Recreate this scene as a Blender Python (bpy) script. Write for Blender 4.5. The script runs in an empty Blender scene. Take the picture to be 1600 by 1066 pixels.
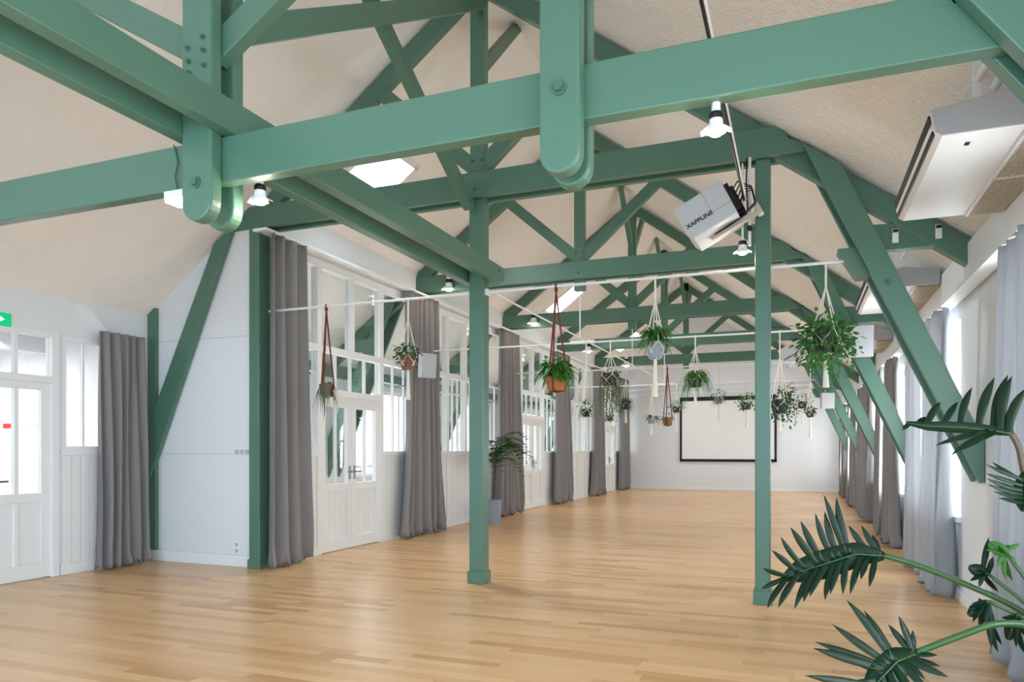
import bpy, math, random
from mathutils import Vector, Matrix
import numpy as np

random.seed(7)
scene = bpy.context.scene
COL = scene.collection
R = math.radians

# ------------------------------------------------------------------ camera
F_PX, HOR, VPX, CAM_H = 1131.8, 704.2, 1246.5, 1.30
YAW = math.atan((VPX - 800) / F_PX)
S_, C_ = math.sin(YAW), math.cos(YAW)
cam_d = bpy.data.cameras.new('camera')
cam = bpy.data.objects.new('camera', cam_d)
COL.objects.link(cam)
cam.location = (0, 0, CAM_H)
cam.rotation_euler = (R(90), 0, YAW)
cam_d.sensor_width = 36
cam_d.lens = 36 * F_PX / 1600
cam_d.shift_y = (HOR - 533) / 1600
cam_d.clip_start = 0.05
scene.camera = cam

def pix(x, y, b):
    """photo pixel -> point at distance b in front of the camera"""
    a = (x - 800) / F_PX * b
    return Vector((a * C_ - b * S_, a * S_ + b * C_, CAM_H + (HOR - y) / F_PX * b))

# ------------------------------------------------------------------ dimensions
XC, XR, XL = -2.92, 1.31, -7.15          # ridge line, right wall, left wall
XP = -5.54                               # glazed partition, room face
YF, YB = -2.6, 24.6                      # end walls
EAVE, SL = 2.90, 0.742
RIDGE = EAVE + SL * (XR - XC)
T1Y = 3.03
TY = [6.52 + 3.553 * i for i in range(5)]     # trusses 2..6
BAY = 3.553
def ceil_z(x): return RIDGE - SL * abs(x - XC)

# ------------------------------------------------------------------ world, daylight, exposure
w = bpy.data.worlds.new('world'); scene.world = w; w.use_nodes = True
bg = w.node_tree.nodes['Background']
bg.inputs[0].default_value = (0.80, 0.90, 1.0, 1)
bg.inputs[1].default_value = 1.6

def area(name, loc, rot, sx, sy, power, col=(1, 1, 1)):
    d = bpy.data.lights.new(name, 'AREA'); d.shape = 'RECTANGLE'
    d.size, d.size_y, d.energy, d.color = sx, sy, power, col
    o = bpy.data.objects.new(name, d); COL.objects.link(o)
    o.location = loc; o.rotation_euler = rot
    return o
DAY = (0.93, 0.97, 1.0)
WIN_R = [-1.2, 1.2, 4.6] + [t + BAY / 2 for t in TY]      # window centres, right wall
for i, yc in enumerate(WIN_R):                               # daylight entering each window of the right wall
    area('daylight_right', (XR + 0.42, yc, 1.58), (0, R(90), 0), 1.7, 2.0, 70 if i < 3 else 135, DAY)
for i in range(5):                                           # and each window of the corridor's outer wall
    area('daylight_corridor', (XL - 0.32, TY[i] + BAY / 2, 1.55), (0, R(-90), 0), 1.6, 2.4, 42, DAY)
area('daylight_end', (-2.9, YF - 0.3, 1.75), (R(90), 0, 0), 7.2, 2.7, 165, (0.42, 0.70, 1.0))
SKY = [(7.15, 8.10), (15.0, 15.8), (21.5, 22.3)]
SKX = (-5.2, -4.45)
for (a, b) in SKY:                                           # skylights in the left roof slope
    xm = (SKX[0] + SKX[1]) / 2
    area('daylight_skylight', (xm - 0.25, (a + b) / 2, ceil_z(xm) + 0.36), (0, math.atan(-SL), 0), 0.7, b - a, 95, DAY)
area('lobby_fill', (-9.3, 4.4, 2.62), (0, 0, 0), 1.6, 3.0, 75, (1, 0.98, 0.95))  # unseen fill light added to brighten the lobby behind the door

scene.view_settings.view_transform = 'Standard'
scene.view_settings.look = 'None'
scene.view_settings.gamma = 1
scene.view_settings.use_curve_mapping = False
scene.view_settings.exposure = 0.74

# ------------------------------------------------------------------ materials
def lin(c): return tuple((v / 12.92 if v <= .04045 else ((v + .055) / 1.055) ** 2.4) for v in c)
def rgb(r, g, b): return lin((r / 255, g / 255, b / 255)) + (1,)
def mat(name, col, rough=.5, spec=.5, metal=0, bump=0, bscale=30, bstretch=None, var=0, vscale=4, emit=0, coat=0, trans=0):
    m = bpy.data.materials.new(name); m.use_nodes = True
    nt = m.node_tree; p = nt.nodes['Principled BSDF']
    p.inputs['Base Color'].default_value = col
    p.inputs['Roughness'].default_value = rough
    p.inputs['Specular IOR Level'].default_value = spec
    p.inputs['Metallic'].default_value = metal
    if coat: p.inputs['Coat Weight'].default_value = coat; p.inputs['Coat Roughness'].default_value = .25
    if emit:
        p.inputs['Emission Color'].default_value = col; p.inputs['Emission Strength'].default_value = emit
    if trans:
        tr = nt.nodes.new('ShaderNodeBsdfTranslucent'); tr.inputs[0].default_value = col
        mx = nt.nodes.new('ShaderNodeMixShader'); mx.inputs[0].default_value = trans
        nt.links.new(p.outputs[0], mx.inputs[1]); nt.links.new(tr.outputs[0], mx.inputs[2])
        nt.links.new(mx.outputs[0], nt.nodes['Material Output'].inputs[0])
    if bump or var:
        tc = nt.nodes.new('ShaderNodeTexCoord'); mp = nt.nodes.new('ShaderNodeMapping')
        nt.links.new(tc.outputs['Object'], mp.inputs[0])
        if bstretch: mp.inputs['Scale'].default_value = bstretch
    if bump:
        n = nt.nodes.new('ShaderNodeTexNoise'); n.inputs['Scale'].default_value = bscale; n.inputs['Detail'].default_value = 4
        nt.links.new(mp.outputs[0], n.inputs['Vector'])
        b = nt.nodes.new('ShaderNodeBump'); b.inputs['Strength'].default_value = bump; b.inputs['Distance'].default_value = .02
        nt.links.new(n.outputs['Fac'], b.inputs['Height']); nt.links.new(b.outputs[0], p.inputs['Normal'])
    if var:
        n2 = nt.nodes.new('ShaderNodeTexNoise'); n2.inputs['Scale'].default_value = vscale; n2.inputs['Detail'].default_value = 3
        nt.links.new(mp.outputs[0], n2.inputs['Vector'])
        hs = nt.nodes.new('ShaderNodeHueSaturation'); hs.inputs['Color'].default_value = col
        mr = nt.nodes.new('ShaderNodeMapRange'); mr.inputs[3].default_value = 1 - var; mr.inputs[4].default_value = 1 + var
        nt.links.new(n2.outputs['Fac'], mr.inputs[0]); nt.links.new(mr.outputs[0], hs.inputs['Value'])
        nt.links.new(hs.outputs[0], p.inputs['Base Color'])
    return m

M = {}
M['green'] = mat('green_paint', rgb(78, 118, 100), .40, .55, bump=.10, bscale=60, var=.05, vscale=2, coat=.25)
M['white'] = mat('white_paint', rgb(238, 239, 241), .5, .4, bump=.03, bscale=20)
M['wall'] = mat('wall_white', rgb(230, 232, 236), .6, .3, bump=.05, bscale=60)
M['ceiling'] = mat('ceiling_plaster', rgb(247, 241, 236), .9, .2, bump=.18, bscale=55, var=.04, vscale=6)
M['ceiling_rough'] = mat('ceiling_rough_plaster', rgb(245, 240, 236), .9, .2, bump=1.0, bscale=38, var=.07, vscale=14)
M['curtain'] = mat('grey_curtain', rgb(148, 145, 146), .85, .2, bump=.12, bscale=250, trans=.12)
M['curtain_light'] = mat('pale_grey_curtain', rgb(192, 194, 199), .85, .2, bump=.12, bscale=250, trans=.3)
M['metal'] = mat('steel', rgb(150, 152, 155), .35, .5, 1)
M['bolt'] = mat('painted_bolt', rgb(70, 108, 92), .4, .5)
M['black'] = mat('black_plastic', rgb(22, 22, 24), .45, .4)
M['appliance'] = mat('appliance_white', rgb(228, 229, 230), .35, .5)
M['projector'] = mat('projector_grey', rgb(205, 210, 216), .4, .5)
M['speaker'] = mat('speaker_grey', rgb(186, 188, 194), .6, .3, bump=.1, bscale=400)
M['cord'] = mat('cotton_cord', rgb(232, 226, 212), .9, .1)
M['leather'] = mat('brown_leather', rgb(112, 48, 34), .6, .3)
M['terracotta'] = mat('terracotta', rgb(176, 112, 62), .8, .2, bump=.1, bscale=40)
M['brownpot'] = mat('brown_pot', rgb(128, 88, 72), .7, .3)
M['darkpot'] = mat('dark_pot', rgb(40, 38, 40), .5, .4)
M['whitepot'] = mat('white_pot', rgb(225, 222, 218), .4, .5)
M['greypot'] = mat('grey_pot', rgb(150, 156, 166), .6, .3)
M['soil'] = mat('soil', rgb(60, 45, 34), .95, .1, bump=.6, bscale=80)
M['leaf'] = mat('leaf_green', rgb(62, 122, 46), .45, .5, var=.25, vscale=12, trans=.2)
M['leafdark'] = mat('leaf_dark', rgb(44, 88, 46), .4, .5, var=.25, vscale=12, trans=.15)
M['leafgrey'] = mat('leaf_greygreen', rgb(104, 118, 88), .6, .3, var=.2, vscale=12, trans=.15)
M['philo'] = mat('philodendron_leaf', rgb(11, 40, 22), .38, .3, var=.22, vscale=9, bump=.1, bscale=40, trans=.08)
M['petiole'] = mat('petiole_green', rgb(48, 86, 44), .4, .5)
M['petiole_brown'] = mat('petiole_brown', rgb(88, 74, 58), .5, .4)
M['screen'] = mat('screen_white', rgb(240, 240, 242), .7, .2)
M['exit'] = mat('exit_green', rgb(0, 160, 105), .4, .4, emit=.6)
M['exitwhite'] = mat('exit_white', rgb(250, 255, 252), .4, .4, emit=.9)
M['red'] = mat('sign_red', rgb(205, 50, 45), .5, .4)
M['lamp'] = mat('lamp_glow', (1, .93, .82, 1), .5, .3, emit=4)
M['panel'] = mat('panel_glow', (1, .98, .95, 1), .5, .3, emit=4)
M['stone'] = mat('outside_paving', rgb(200, 196, 190), .9, .1, bump=.2, bscale=20)
M['basket'] = mat('woven_basket', rgb(150, 112, 74), .8, .2, bump=.4, bscale=60)
M['louver'] = mat('louver_beige', rgb(206, 196, 184), .5, .4)

def glass_mat():
    m = bpy.data.materials.new('window_glass'); m.use_nodes = True; nt = m.node_tree
    for n in list(nt.nodes): nt.nodes.remove(n)
    o = nt.nodes.new('ShaderNodeOutputMaterial'); t = nt.nodes.new('ShaderNodeBsdfTransparent')
    t.inputs[0].default_value = (.97, .985, .98, 1)
    g = nt.nodes.new('ShaderNodeBsdfGlossy'); g.inputs['Roughness'].default_value = .02
    lw = nt.nodes.new('ShaderNodeLayerWeight'); lw.inputs[0].default_value = .5
    pw_ = nt.nodes.new('ShaderNodeMath'); pw_.operation = 'POWER'; pw_.inputs[1].default_value = 4
    fr = nt.nodes.new('ShaderNodeMapRange'); fr.inputs[3].default_value = .035; fr.inputs[4].default_value = .6
    nt.links.new(lw.outputs['Facing'], pw_.inputs[0]); nt.links.new(pw_.outputs[0], fr.inputs[0])
    mx = nt.nodes.new('ShaderNodeMixShader')
    nt.links.new(fr.outputs[0], mx.inputs[0]); nt.links.new(t.outputs[0], mx.inputs[1]); nt.links.new(g.outputs[0], mx.inputs[2])
    nt.links.new(mx.outputs[0], o.inputs[0]); return m
M['glass'] = glass_mat()

def floor_mat():
    m = bpy.data.materials.new('oak_strip_floor'); m.use_nodes = True; nt = m.node_tree; L = nt.links.new
    p = nt.nodes['Principled BSDF']; p.inputs['Roughness'].default_value = .30; p.inputs['Specular IOR Level'].default_value = .5
    geo = nt.nodes.new('ShaderNodeNewGeometry'); oi = nt.nodes.new('ShaderNodeObjectInfo')
    ad = nt.nodes.new('ShaderNodeMath'); ad.operation = 'ADD'
    fr = nt.nodes.new('ShaderNodeMath'); fr.operation = 'FRACT'
    L(geo.outputs['Random Per Island'], ad.inputs[0]); L(oi.outputs['Random'], ad.inputs[1]); L(ad.outputs[0], fr.inputs[0])
    ramp = nt.nodes.new('ShaderNodeValToRGB'); e = ramp.color_ramp.elements
    e[0].position = 0; e[0].color = rgb(200, 150, 98); e[1].position = 1; e[1].color = rgb(230, 188, 138)
    for pos, c in ((.12, (210, 162, 110)), (.4, (221, 176, 124)), (.75, (225, 181, 130))):
        q = ramp.color_ramp.elements.new(pos); q.color = rgb(*c)
    L(fr.outputs[0], ramp.inputs[0])
    mp = nt.nodes.new('ShaderNodeMapping'); mp.inputs['Scale'].default_value = (2.2, 45, 1)
    L(geo.outputs['Position'], mp.inputs[0])
    of = nt.nodes.new('ShaderNodeVectorMath'); of.operation = 'ADD'
    cb = nt.nodes.new('ShaderNodeCombineXYZ'); mu = nt.nodes.new('ShaderNodeMath'); mu.operation = 'MULTIPLY'; mu.inputs[1].default_value = 57
    L(fr.outputs[0], mu.inputs[0]); L(mu.outputs[0], cb.inputs[0]); L(mp.outputs[0], of.inputs[0]); L(cb.outputs[0], of.inputs[1])
    nz = nt.nodes.new('ShaderNodeTexNoise'); nz.inputs['Scale'].default_value = 1; nz.inputs['Detail'].default_value = 5; nz.inputs['Distortion'].default_value = .8
    L(of.outputs[0], nz.inputs['Vector'])
    mr = nt.nodes.new('ShaderNodeMapRange'); mr.inputs[3].default_value = .88; mr.inputs[4].default_value = 1.1
    L(nz.outputs['Fac'], mr.inputs[0])
    hs = nt.nodes.new('ShaderNodeHueSaturation'); L(ramp.outputs[0], hs.inputs['Color']); L(mr.outputs[0], hs.inputs['Value'])
    L(hs.outputs[0], p.inputs['Base Color']); return m
M['floor'] = floor_mat()

# ------------------------------------------------------------------ mesh helpers
class MB:
    def __init__(s): s.v = []; s.f = []
    def add(s, v, f):
        o = len(s.v); s.v += [tuple(p) for p in v]; s.f += [tuple(i + o for i in q) for q in f]; return s
    def box(s, x0, x1, y0, y1, z0, z1):
        return s.add([(x0, y0, z0), (x1, y0, z0), (x1, y1, z0), (x0, y1, z0), (x0, y0, z1), (x1, y0, z1), (x1, y1, z1), (x0, y1, z1)],
                     [(0, 3, 2, 1), (4, 5, 6, 7), (0, 1, 5, 4), (1, 2, 6, 5), (2, 3, 7, 6), (3, 0, 4, 7)])
    def prism(s, pts, a, b, axis='y'):
        n = len(pts)
        mk = {'y': lambda p, t: (p[0], t, p[1]), 'x': lambda p, t: (t, p[0], p[1]), 'z': lambda p, t: (p[0], p[1], t)}[axis]
        v = [mk(p, a) for p in pts] + [mk(p, b) for p in pts]
        return s.add(v, [tuple(range(n)), tuple(range(2 * n - 1, n - 1, -1))] + [(i, i + n, (i + 1) % n + n, (i + 1) % n) for i in range(n)])
    def tube(s, path, r, n=8, cap=True):
        path = [Vector(p) for p in path]; rs = r if isinstance(r, (list, tuple)) else [r] * len(path)
        v = []; up = None
        for i, p in enumerate(path):
            t = (path[min(i + 1, len(path) - 1)] - path[max(i - 1, 0)]).normalized()
            if up is None: up = Vector((0, 0, 1)) if abs(t.z) < .9 else Vector((1, 0, 0))
            a = t.cross(up).normalized(); up = a.cross(t).normalized()
            for k in range(n):
                th = 2 * math.pi * k / n
                v.append(p + (a * math.cos(th) + up * math.sin(th)) * rs[i])
        f = [(i * n + k, i * n + (k + 1) % n, (i + 1) * n + (k + 1) % n, (i + 1) * n + k) for i in range(len(path) - 1) for k in range(n)]
        if cap: f += [tuple(range(n - 1, -1, -1)), tuple(range((len(path) - 1) * n, len(path) * n))]
        return s.add(v, f)
    def lathe(s, prof, c=(0, 0, 0), n=20):
        v = []
        for r, z in prof:
            for k in range(n):
                th = 2 * math.pi * k / n; v.append((c[0] + r * math.cos(th), c[1] + r * math.sin(th), c[2] + z))
        m = len(prof)
        f = [(i * n + k, i * n + (k + 1) % n, (i + 1) * n + (k + 1) % n, (i + 1) * n + k) for i in range(m - 1) for k in range(n)]
        f += [tuple(range(n - 1, -1, -1)), tuple(range((m - 1) * n, m * n))]
        return s.add(v, f)
    def grid(s, fn, nu, nv):
        v = [fn(i / nu, j / nv) for j in range(nv + 1) for i in range(nu + 1)]
        return s.add(v, [(j * (nu + 1) + i, j * (nu + 1) + i + 1, (j + 1) * (nu + 1) + i + 1, (j + 1) * (nu + 1) + i) for j in range(nv) for i in range(nu)])

def wpos(o):
    p = Vector((0, 0, 0))
    while o: p += Vector(o.location); o = o.parent
    return p
def obj(name, mb, m, parent=None, local=False, bevel=0, smooth=False, label=None, kind=None, solid=0):
    off = Vector((0, 0, 0)) if (local or not parent) else wpos(parent)
    me = bpy.data.meshes.new(name)
    me.from_pydata([tuple(Vector(p) - off) for p in mb.v], [], mb.f); me.update()
    me.materials.append(M[m] if isinstance(m, str) else m)
    if smooth:
        for q in me.polygons: q.use_smooth = True
    o = bpy.data.objects.new(name, me); COL.objects.link(o); o.parent = parent
    if solid:
        d = o.modifiers.new('solid', 'SOLIDIFY'); d.thickness = solid; d.offset = 0
    if bevel:
        d = o.modifiers.new('bevel', 'BEVEL'); d.width = bevel; d.segments = 2; d.limit_method = 'ANGLE'; d.angle_limit = R(40)
    if label: o['label'] = label
    if kind: o['kind'] = kind
    return o
def thing(name, label, cat, loc=(0, 0, 0), group=None, kind=None):
    o = bpy.data.objects.new(name, None); COL.objects.link(o); o.location = loc; o.empty_display_size = .2
    o['label'] = label; o['category'] = cat
    if group: o['group'] = group
    if kind: o['kind'] = kind
    return o
def tag(o, label, cat, group=None, kind=None):
    o['label'] = label; o['category'] = cat
    if group: o['group'] = group
    if kind: o['kind'] = kind
    return o
ORD = ['first', 'second', 'third', 'fourth', 'fifth', 'sixth', 'seventh', 'eighth']

# ------------------------------------------------------------------ floor: oak strips running across the room
floor = tag(obj('floor', MB().box(XL - .05, XR + .05, YF, YB, -.12, -.018), mat('subfloor', rgb(120, 84, 52), .8)),
            'glossy honey oak strip floor of the long hall', 'floor', kind='structure')
PW = 0.088
planks = []
y = YF; row = 0
rnd = random.Random(3)
while y < YB - .01:
    x = XL - rnd.random() * .8
    while x < XR:
        L = rnd.choice((.5, .6, .7, .85, 1.0, 1.15))
        a, b = max(x, XL), min(x + L, XR)
        if b - a > .03: planks.append((a, b, y, min(y + PW, YB)))
        x += L
    y += PW; row += 1
def in_view(q):
    cx, cy = (q[0] + q[1]) / 2, (q[2] + q[3]) / 2
    la, b = cx * C_ + cy * S_, -cx * S_ + cy * C_
    if b < 1: return None
    px, py = 800 + F_PX * la / b, HOR + F_PX * CAM_H / b
    return b if (-60 < px < 1660 and py < 1085) else None
vis = sorted([(in_view(q), i) for i, q in enumerate(planks) if in_view(q)])
near = set(i for _, i in vis[:300])
pm = {}
rest = MB()
g = .0006
for i, (a, b, c, d) in enumerate(planks):
    if i in near:
        key = (round(b - a, 3), round(d - c, 3))
        if key not in pm:
            me = bpy.data.meshes.new('plank'); mb = MB().box(-(b - a) / 2 + g, (b - a) / 2 - g, -(d - c) / 2 + g, (d - c) / 2 - g, -.018, 0)
            me.from_pydata(mb.v, [], mb.f); me.materials.append(M['floor']); pm[key] = me
        o = bpy.data.objects.new('plank', pm[key]); COL.objects.link(o); o.parent = floor
        o.location = ((a + b) / 2, (c + d) / 2, rnd.uniform(-.0004, 0))
    else:
        rest.box(a + g, b - g, c + g, d - g, -.018, rnd.uniform(-.0004, 0))
obj('plank_field', rest, 'floor', floor, kind='stuff', label='the many farther oak strips of the floor')

# ------------------------------------------------------------------ ceiling (two slopes, skylight holes in the left one)
def slope_piece(mb, x0, x1, y0, y1):
    mb.prism([(x0, ceil_z(x0)), (x1, ceil_z(x1)), (x1, ceil_z(x1) + .14), (x0, ceil_z(x0) + .14)], y0, y1)
ml = MB(); yy = YF
for (a, b) in SKY:
    slope_piece(ml, XL - .3, XC, yy, a)
    slope_piece(ml, XL - .3, SKX[0], a, b); slope_piece(ml, SKX[1], XC, a, b); yy = b
slope_piece(ml, XL - .3, XC, yy, YB + .1)
mr_ = MB(); slope_piece(mr_, XC, XR + .3, YF, YB + .1)
ceiling = thing('ceiling', 'pale plastered pitched ceiling sloping to both sides of the ridge', 'ceiling', (XC, 0, RIDGE), kind='structure')
obj('left_slope', ml, 'ceiling', ceiling)
obj('right_slope', mr_, 'ceiling_rough', ceiling, label='coarsely textured right slope')
for i, (a, b) in enumerate(SKY):
    k = thing('window_%d' % (20 + i), ['white framed roof skylight above the column with the forked beams', 'white framed roof skylight halfway along the hall',
              'white framed roof skylight close to the far wall'][i], 'skylight', ((SKX[0] + SKX[1]) / 2, (a + b) / 2, ceil_z(SKX[0])), kind='structure')
    fr = MB()
    for (u, v) in ((SKX[0] - .01, SKX[0] + .05), (SKX[1] - .05, SKX[1] + .01)):
        fr.prism([(u, ceil_z(u) - .012), (v, ceil_z(v) - .012), (v, ceil_z(v) + .17), (u, ceil_z(u) + .17)], a, b)
    for (u, v) in ((a - .01, a + .05), (b - .05, b + .01)):
        fr.prism([(SKX[0], ceil_z(SKX[0]) - .012), (SKX[1], ceil_z(SKX[1]) - .012), (SKX[1], ceil_z(SKX[1]) + .17), (SKX[0], ceil_z(SKX[0]) + .17)], u, v)
    obj('frame', fr, 'white', k)
    obj('pane', MB().prism([(SKX[0] + .04, ceil_z(SKX[0] + .04) + .10), (SKX[1] - .04, ceil_z(SKX[1] - .04) + .10), (SKX[1] - .04, ceil_z(SKX[1] - .04) + .11), (SKX[0] + .04, ceil_z(SKX[0] + .04) + .11)], a + .04, b - .04), 'glass', k)

# ------------------------------------------------------------------ end walls
gb = [(XL - .2, 0), (XR + .2, 0), (XR + .2, ceil_z(XR) ), (XC, RIDGE), (XL - .2, ceil_z(XL))]
wb = tag(obj('wall_back', MB().prism(gb, YB, YB + .15), 'wall'), 'white gable wall behind the projection screen', 'wall', kind='structure')
bd = MB()
for z0 in (3.36, 3.20): bd.box(XP, XR, YB - .05, YB, z0, z0 + .05)
obj('ledge', bd, 'white', wb)
tag(obj('baseboard_back', MB().box(XP, XR, YB - .02, YB, 0, .10), 'white', bevel=.004), 'white baseboard under the projection screen wall', 'baseboard', kind='structure')
wf = MB()     # wall behind the camera with a wide opening
wf.box(XL - .2, XR + .2, YF - .15, YF, 0, .35).box(XL - .2, -6.6, YF - .15, YF, .35, 3.1).box(.8, XR + .2, YF - .15, YF, .35, 3.1)
wf.prism([(XL - .2, 3.1), (XR + .2, 3.1), (XR + .2, 3.1), (XC, RIDGE + .1), (XL - .2, 3.1)], YF - .15, YF)
tag(obj('wall_front', wf, 'wall'), 'white end wall with a wide window, facing the far screen', 'wall', kind='structure')
k = thing('window_1', 'wide white framed window in the end wall facing the screen', 'window', (-2.9, YF, .35), kind='structure')
for i in range(7):
    xx = -6.6 + 7.4 * i / 6
    obj('mullion', MB().box(xx - .04, xx + .04, YF - .12, YF - .04, .35, 3.1), 'white', k)
for i in range(6):
    xx = -6.6 + 7.4 * i / 6
    obj('pane', MB().box(xx + .04, xx + 7.4 / 6 - .04, YF - .085, YF - .08, .35, 3.1), 'glass', k)

# ------------------------------------------------------------------ right wall: piers, windows, ledge
WZ0, WZ1, WH = .72, 2.44, 1.05
wr = MB()
edges = [YF] 
for yc in WIN_R: edges += [yc - WH, yc + WH]
edges += [YB]
for i in range(0, len(edges), 2): wr.box(XR, XR + .28, edges[i], edges[i + 1], 0, 2.95)
for yc in WIN_R:
    wr.box(XR, XR + .28, yc - WH, yc + WH, 0, WZ0); wr.box(XR, XR + .28, yc - WH, yc + WH, WZ1, 2.95)
tag(obj('wall_right', wr, 'wall'), 'white side wall with tall windows behind grey curtains', 'wall', kind='structure')
for i, yc in enumerate(WIN_R):
    k = thing('window_%d' % (2 + i), ['white casement window at the end of the wall behind the leafy plant', 'white casement window beside the leafy plant'][i] if i < 2 else
              'white casement window behind the grey curtains, %s along the side wall from the leafy plant' % ORD[i - 2], 'window', (XR + .14, yc, WZ0), kind='structure')
    for (a, b) in ((-WH, -WH + .06), (-.05, .05), (WH - .06, WH)):
        obj('stile', MB().box(XR + .1, XR + .17, yc + a, yc + b, WZ0, WZ1), 'white', k)
    for z in (WZ0, 1.55, WZ1 - .07):
        obj('rail', MB().box(XR + .105, XR + .165, yc - WH + .03, yc + WH - .03, z + .001, z + .061), 'white', k)
    for s in (-1, 1):
        obj('pane', MB().box(XR + .13, XR + .136, yc + (s - 1) * WH / 2 + .05, yc + (s + 1) * WH / 2 - .05, WZ0 + .06, WZ1 - .06), 'glass', k)
    obj('sill', MB().box(XR - .04, XR + .1, yc - WH - .04, yc + WH + .04, WZ0 - .04, WZ0 + .004), 'white', k)
tr = MB().box(XR - .095, XR, YF, YB, 2.62, 2.9).box(XR - .115, XR, YF, YB, 2.585, 2.62)
tag(obj('trim_1', tr, 'white', bevel=.006), 'white boxed ledge running along the top of the window wall', 'trim', kind='structure')
tag(obj('baseboard_right', MB().box(XR - .018, XR, YF, YB, 0, .1), 'white', bevel=.004), 'white baseboard under the curtained window wall', 'baseboard', kind='structure')

# ------------------------------------------------------------------ left side wall of the front bay, with door and window
def glazed(parent, x0, x1, ya, yb, za, zb, vbars=(), hbars=(), t=.045, bar=.022, panes=True):
    """frame in the y-z plane with bars; every pane is its own piece"""
    xm = (x0 + x1) / 2
    obj('frame', MB().box(x0, x1, ya, ya + t, za, zb).box(x0, x1, yb - t, yb, za, zb).box(x0, x1, ya + t, yb - t, za, za + t).box(x0, x1, ya + t, yb - t, zb - t, zb), 'white', parent)
    for v in vbars: obj('glazing_bar', MB().box(xm - .016, xm + .016, v - bar / 2, v + bar / 2, za + t, zb - t), 'white', parent)
    for hh in hbars: obj('glazing_bar', MB().box(xm - .014, xm + .014, ya + t, yb - t, hh - bar / 2, hh + bar / 2), 'white', parent)
    vs = [ya + t] + list(vbars) + [yb - t]; hs = [za + t] + list(hbars) + [zb - t]
    if panes:
        for i in range(len(vs) - 1):
            for j in range(len(hs) - 1):
                obj('pane', MB().box(xm - .003, xm + .003, vs[i], vs[i + 1], hs[j], hs[j + 1]), 'glass', parent)
def boards(mb, x, ya, yb, za, zb, w=.105, t=.012):
    n = max(1, round((yb - ya) / w)); d = (yb - ya) / n
    for i in range(n): mb.box(x, x + t, ya + i * d + .003, ya + (i + 1) * d - .003, za, zb)
wl = MB()
DA, DB = 4.42, 5.25                       # door opening
WA, WB = 5.31, 6.05                       # window opening
wl.box(XL - .12, XL, YF, DA, 0, 2.95).box(XL - .12, XL, DA, DB, 2.50, 2.95).box(XL - .12, XL, DB, WA, 0, 2.95)
wl.box(XL - .12, XL, WA, WB, 0, 1.30).box(XL - .12, XL, WA, WB, 2.50, 2.95).box(XL - .12, XL, WB, TY[0] + .1, 0, 2.95)
wallL = tag(obj('wall_left', wl, 'wall'), 'white boarded side wall with the glazed lobby door', 'wall', kind='structure')
nb_ = 10; wb_ = (6.36 - DB - .06) / nb_
for i in range(nb_):
    ya = DB + .06 + i * wb_
    obj('board', MB().box(XL, XL + .013, ya + .003, ya + wb_ - .003, .11, 1.25), 'white', wallL, bevel=.003)
obj('rail', MB().box(XL, XL + .035, DB + .03, 6.36, 1.25, 1.30), 'white', wallL)
obj('strut', MB().prism([(5.40, 2.86), (5.56, 2.86), (5.93, 2.52), (5.80, 2.52)], XL, XL + .05, 'x'), 'white', wallL)
tag(obj('baseboard_left', MB().box(XL, XL + .02, DB + .04, 6.38, 0, .11), 'white', bevel=.004), 'white baseboard below the lobby window', 'baseboard', kind='structure')
k = thing('window_12', 'small white framed window between lobby door and curtain', 'window', (XL - .05, (WA + WB) / 2, 1.3), kind='structure')
glazed(k, XL - .07, XL + .01, WA, WB, 1.30, 2.50, vbars=(5.57,))
k = thing('door_1', 'white half glazed lobby door with transom light under the exit sign', 'door', (XL - .04, (DA + DB) / 2, 0), kind='structure')
obj('door_frame', MB().box(XL - .08, XL + .025, DB - .06, DB + .02, 0, 2.52).box(XL - .08, XL + .025, DA - .02, DA + .06, 0, 2.52).box(XL - .08, XL + .025, DA + .06, DB - .06, 1.99, 2.06).box(XL - .08, XL + .025, DA + .06, DB - .06, 2.46, 2.52), 'white', k, bevel=.004)
lf = MB().box(XL - .05, XL, DA + .06, DA + .17, .01, 1.99).box(XL - .05, XL, DB - .16, DB - .06, .01, 1.99)
lf.box(XL - .05, XL, DA + .17, DB - .16, .78, .87).box(XL - .05, XL, DA + .17, DB - .16, 1.915, 1.99).box(XL - .05, XL, DA + .17, DB - .16, .01, .16)
leaf = obj('leaf', lf, 'white', k, bevel=.003)
mid = (DA + .17 + DB - .16) / 2
for (a, b) in ((DA + .17, mid - .03), (mid + .03, DB - .16)):
    obj('door_panel', MB().box(XL - .035, XL - .015, a, b, .16, .78), 'white', leaf, bevel=.004)
obj('mullion', MB().box(XL - .05, XL, mid - .02, mid + .02, .16, .78).box(XL - .05, XL, mid - .02, mid + .02, .87, 1.915), 'white', leaf)
for (a, b) in ((DA + .17, mid - .02), (mid + .02, DB - .16)):
    obj('pane', MB().box(XL - .028, XL - .022, a, b, .87, 1.915), 'glass', leaf)
obj('handle', MB().tube([(XL + .01, 4.60, 1.0), (XL + .06, 4.60, 1.0), (XL + .06, 4.72, 1.0)], .01).box(XL, XL + .012, 4.58, 4.63, .9, 1.1), 'metal', leaf)
obj('transom_bar', MB().box(XL - .05, XL - .01, 4.82, 4.86, 2.06, 2.46), 'white', k)
for (a, b) in ((DA + .06, 4.82), (4.86, DB - .06)):
    obj('pane', MB().box(XL - .033, XL - .027, a, b, 2.06, 2.46), 'glass', k)

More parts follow.
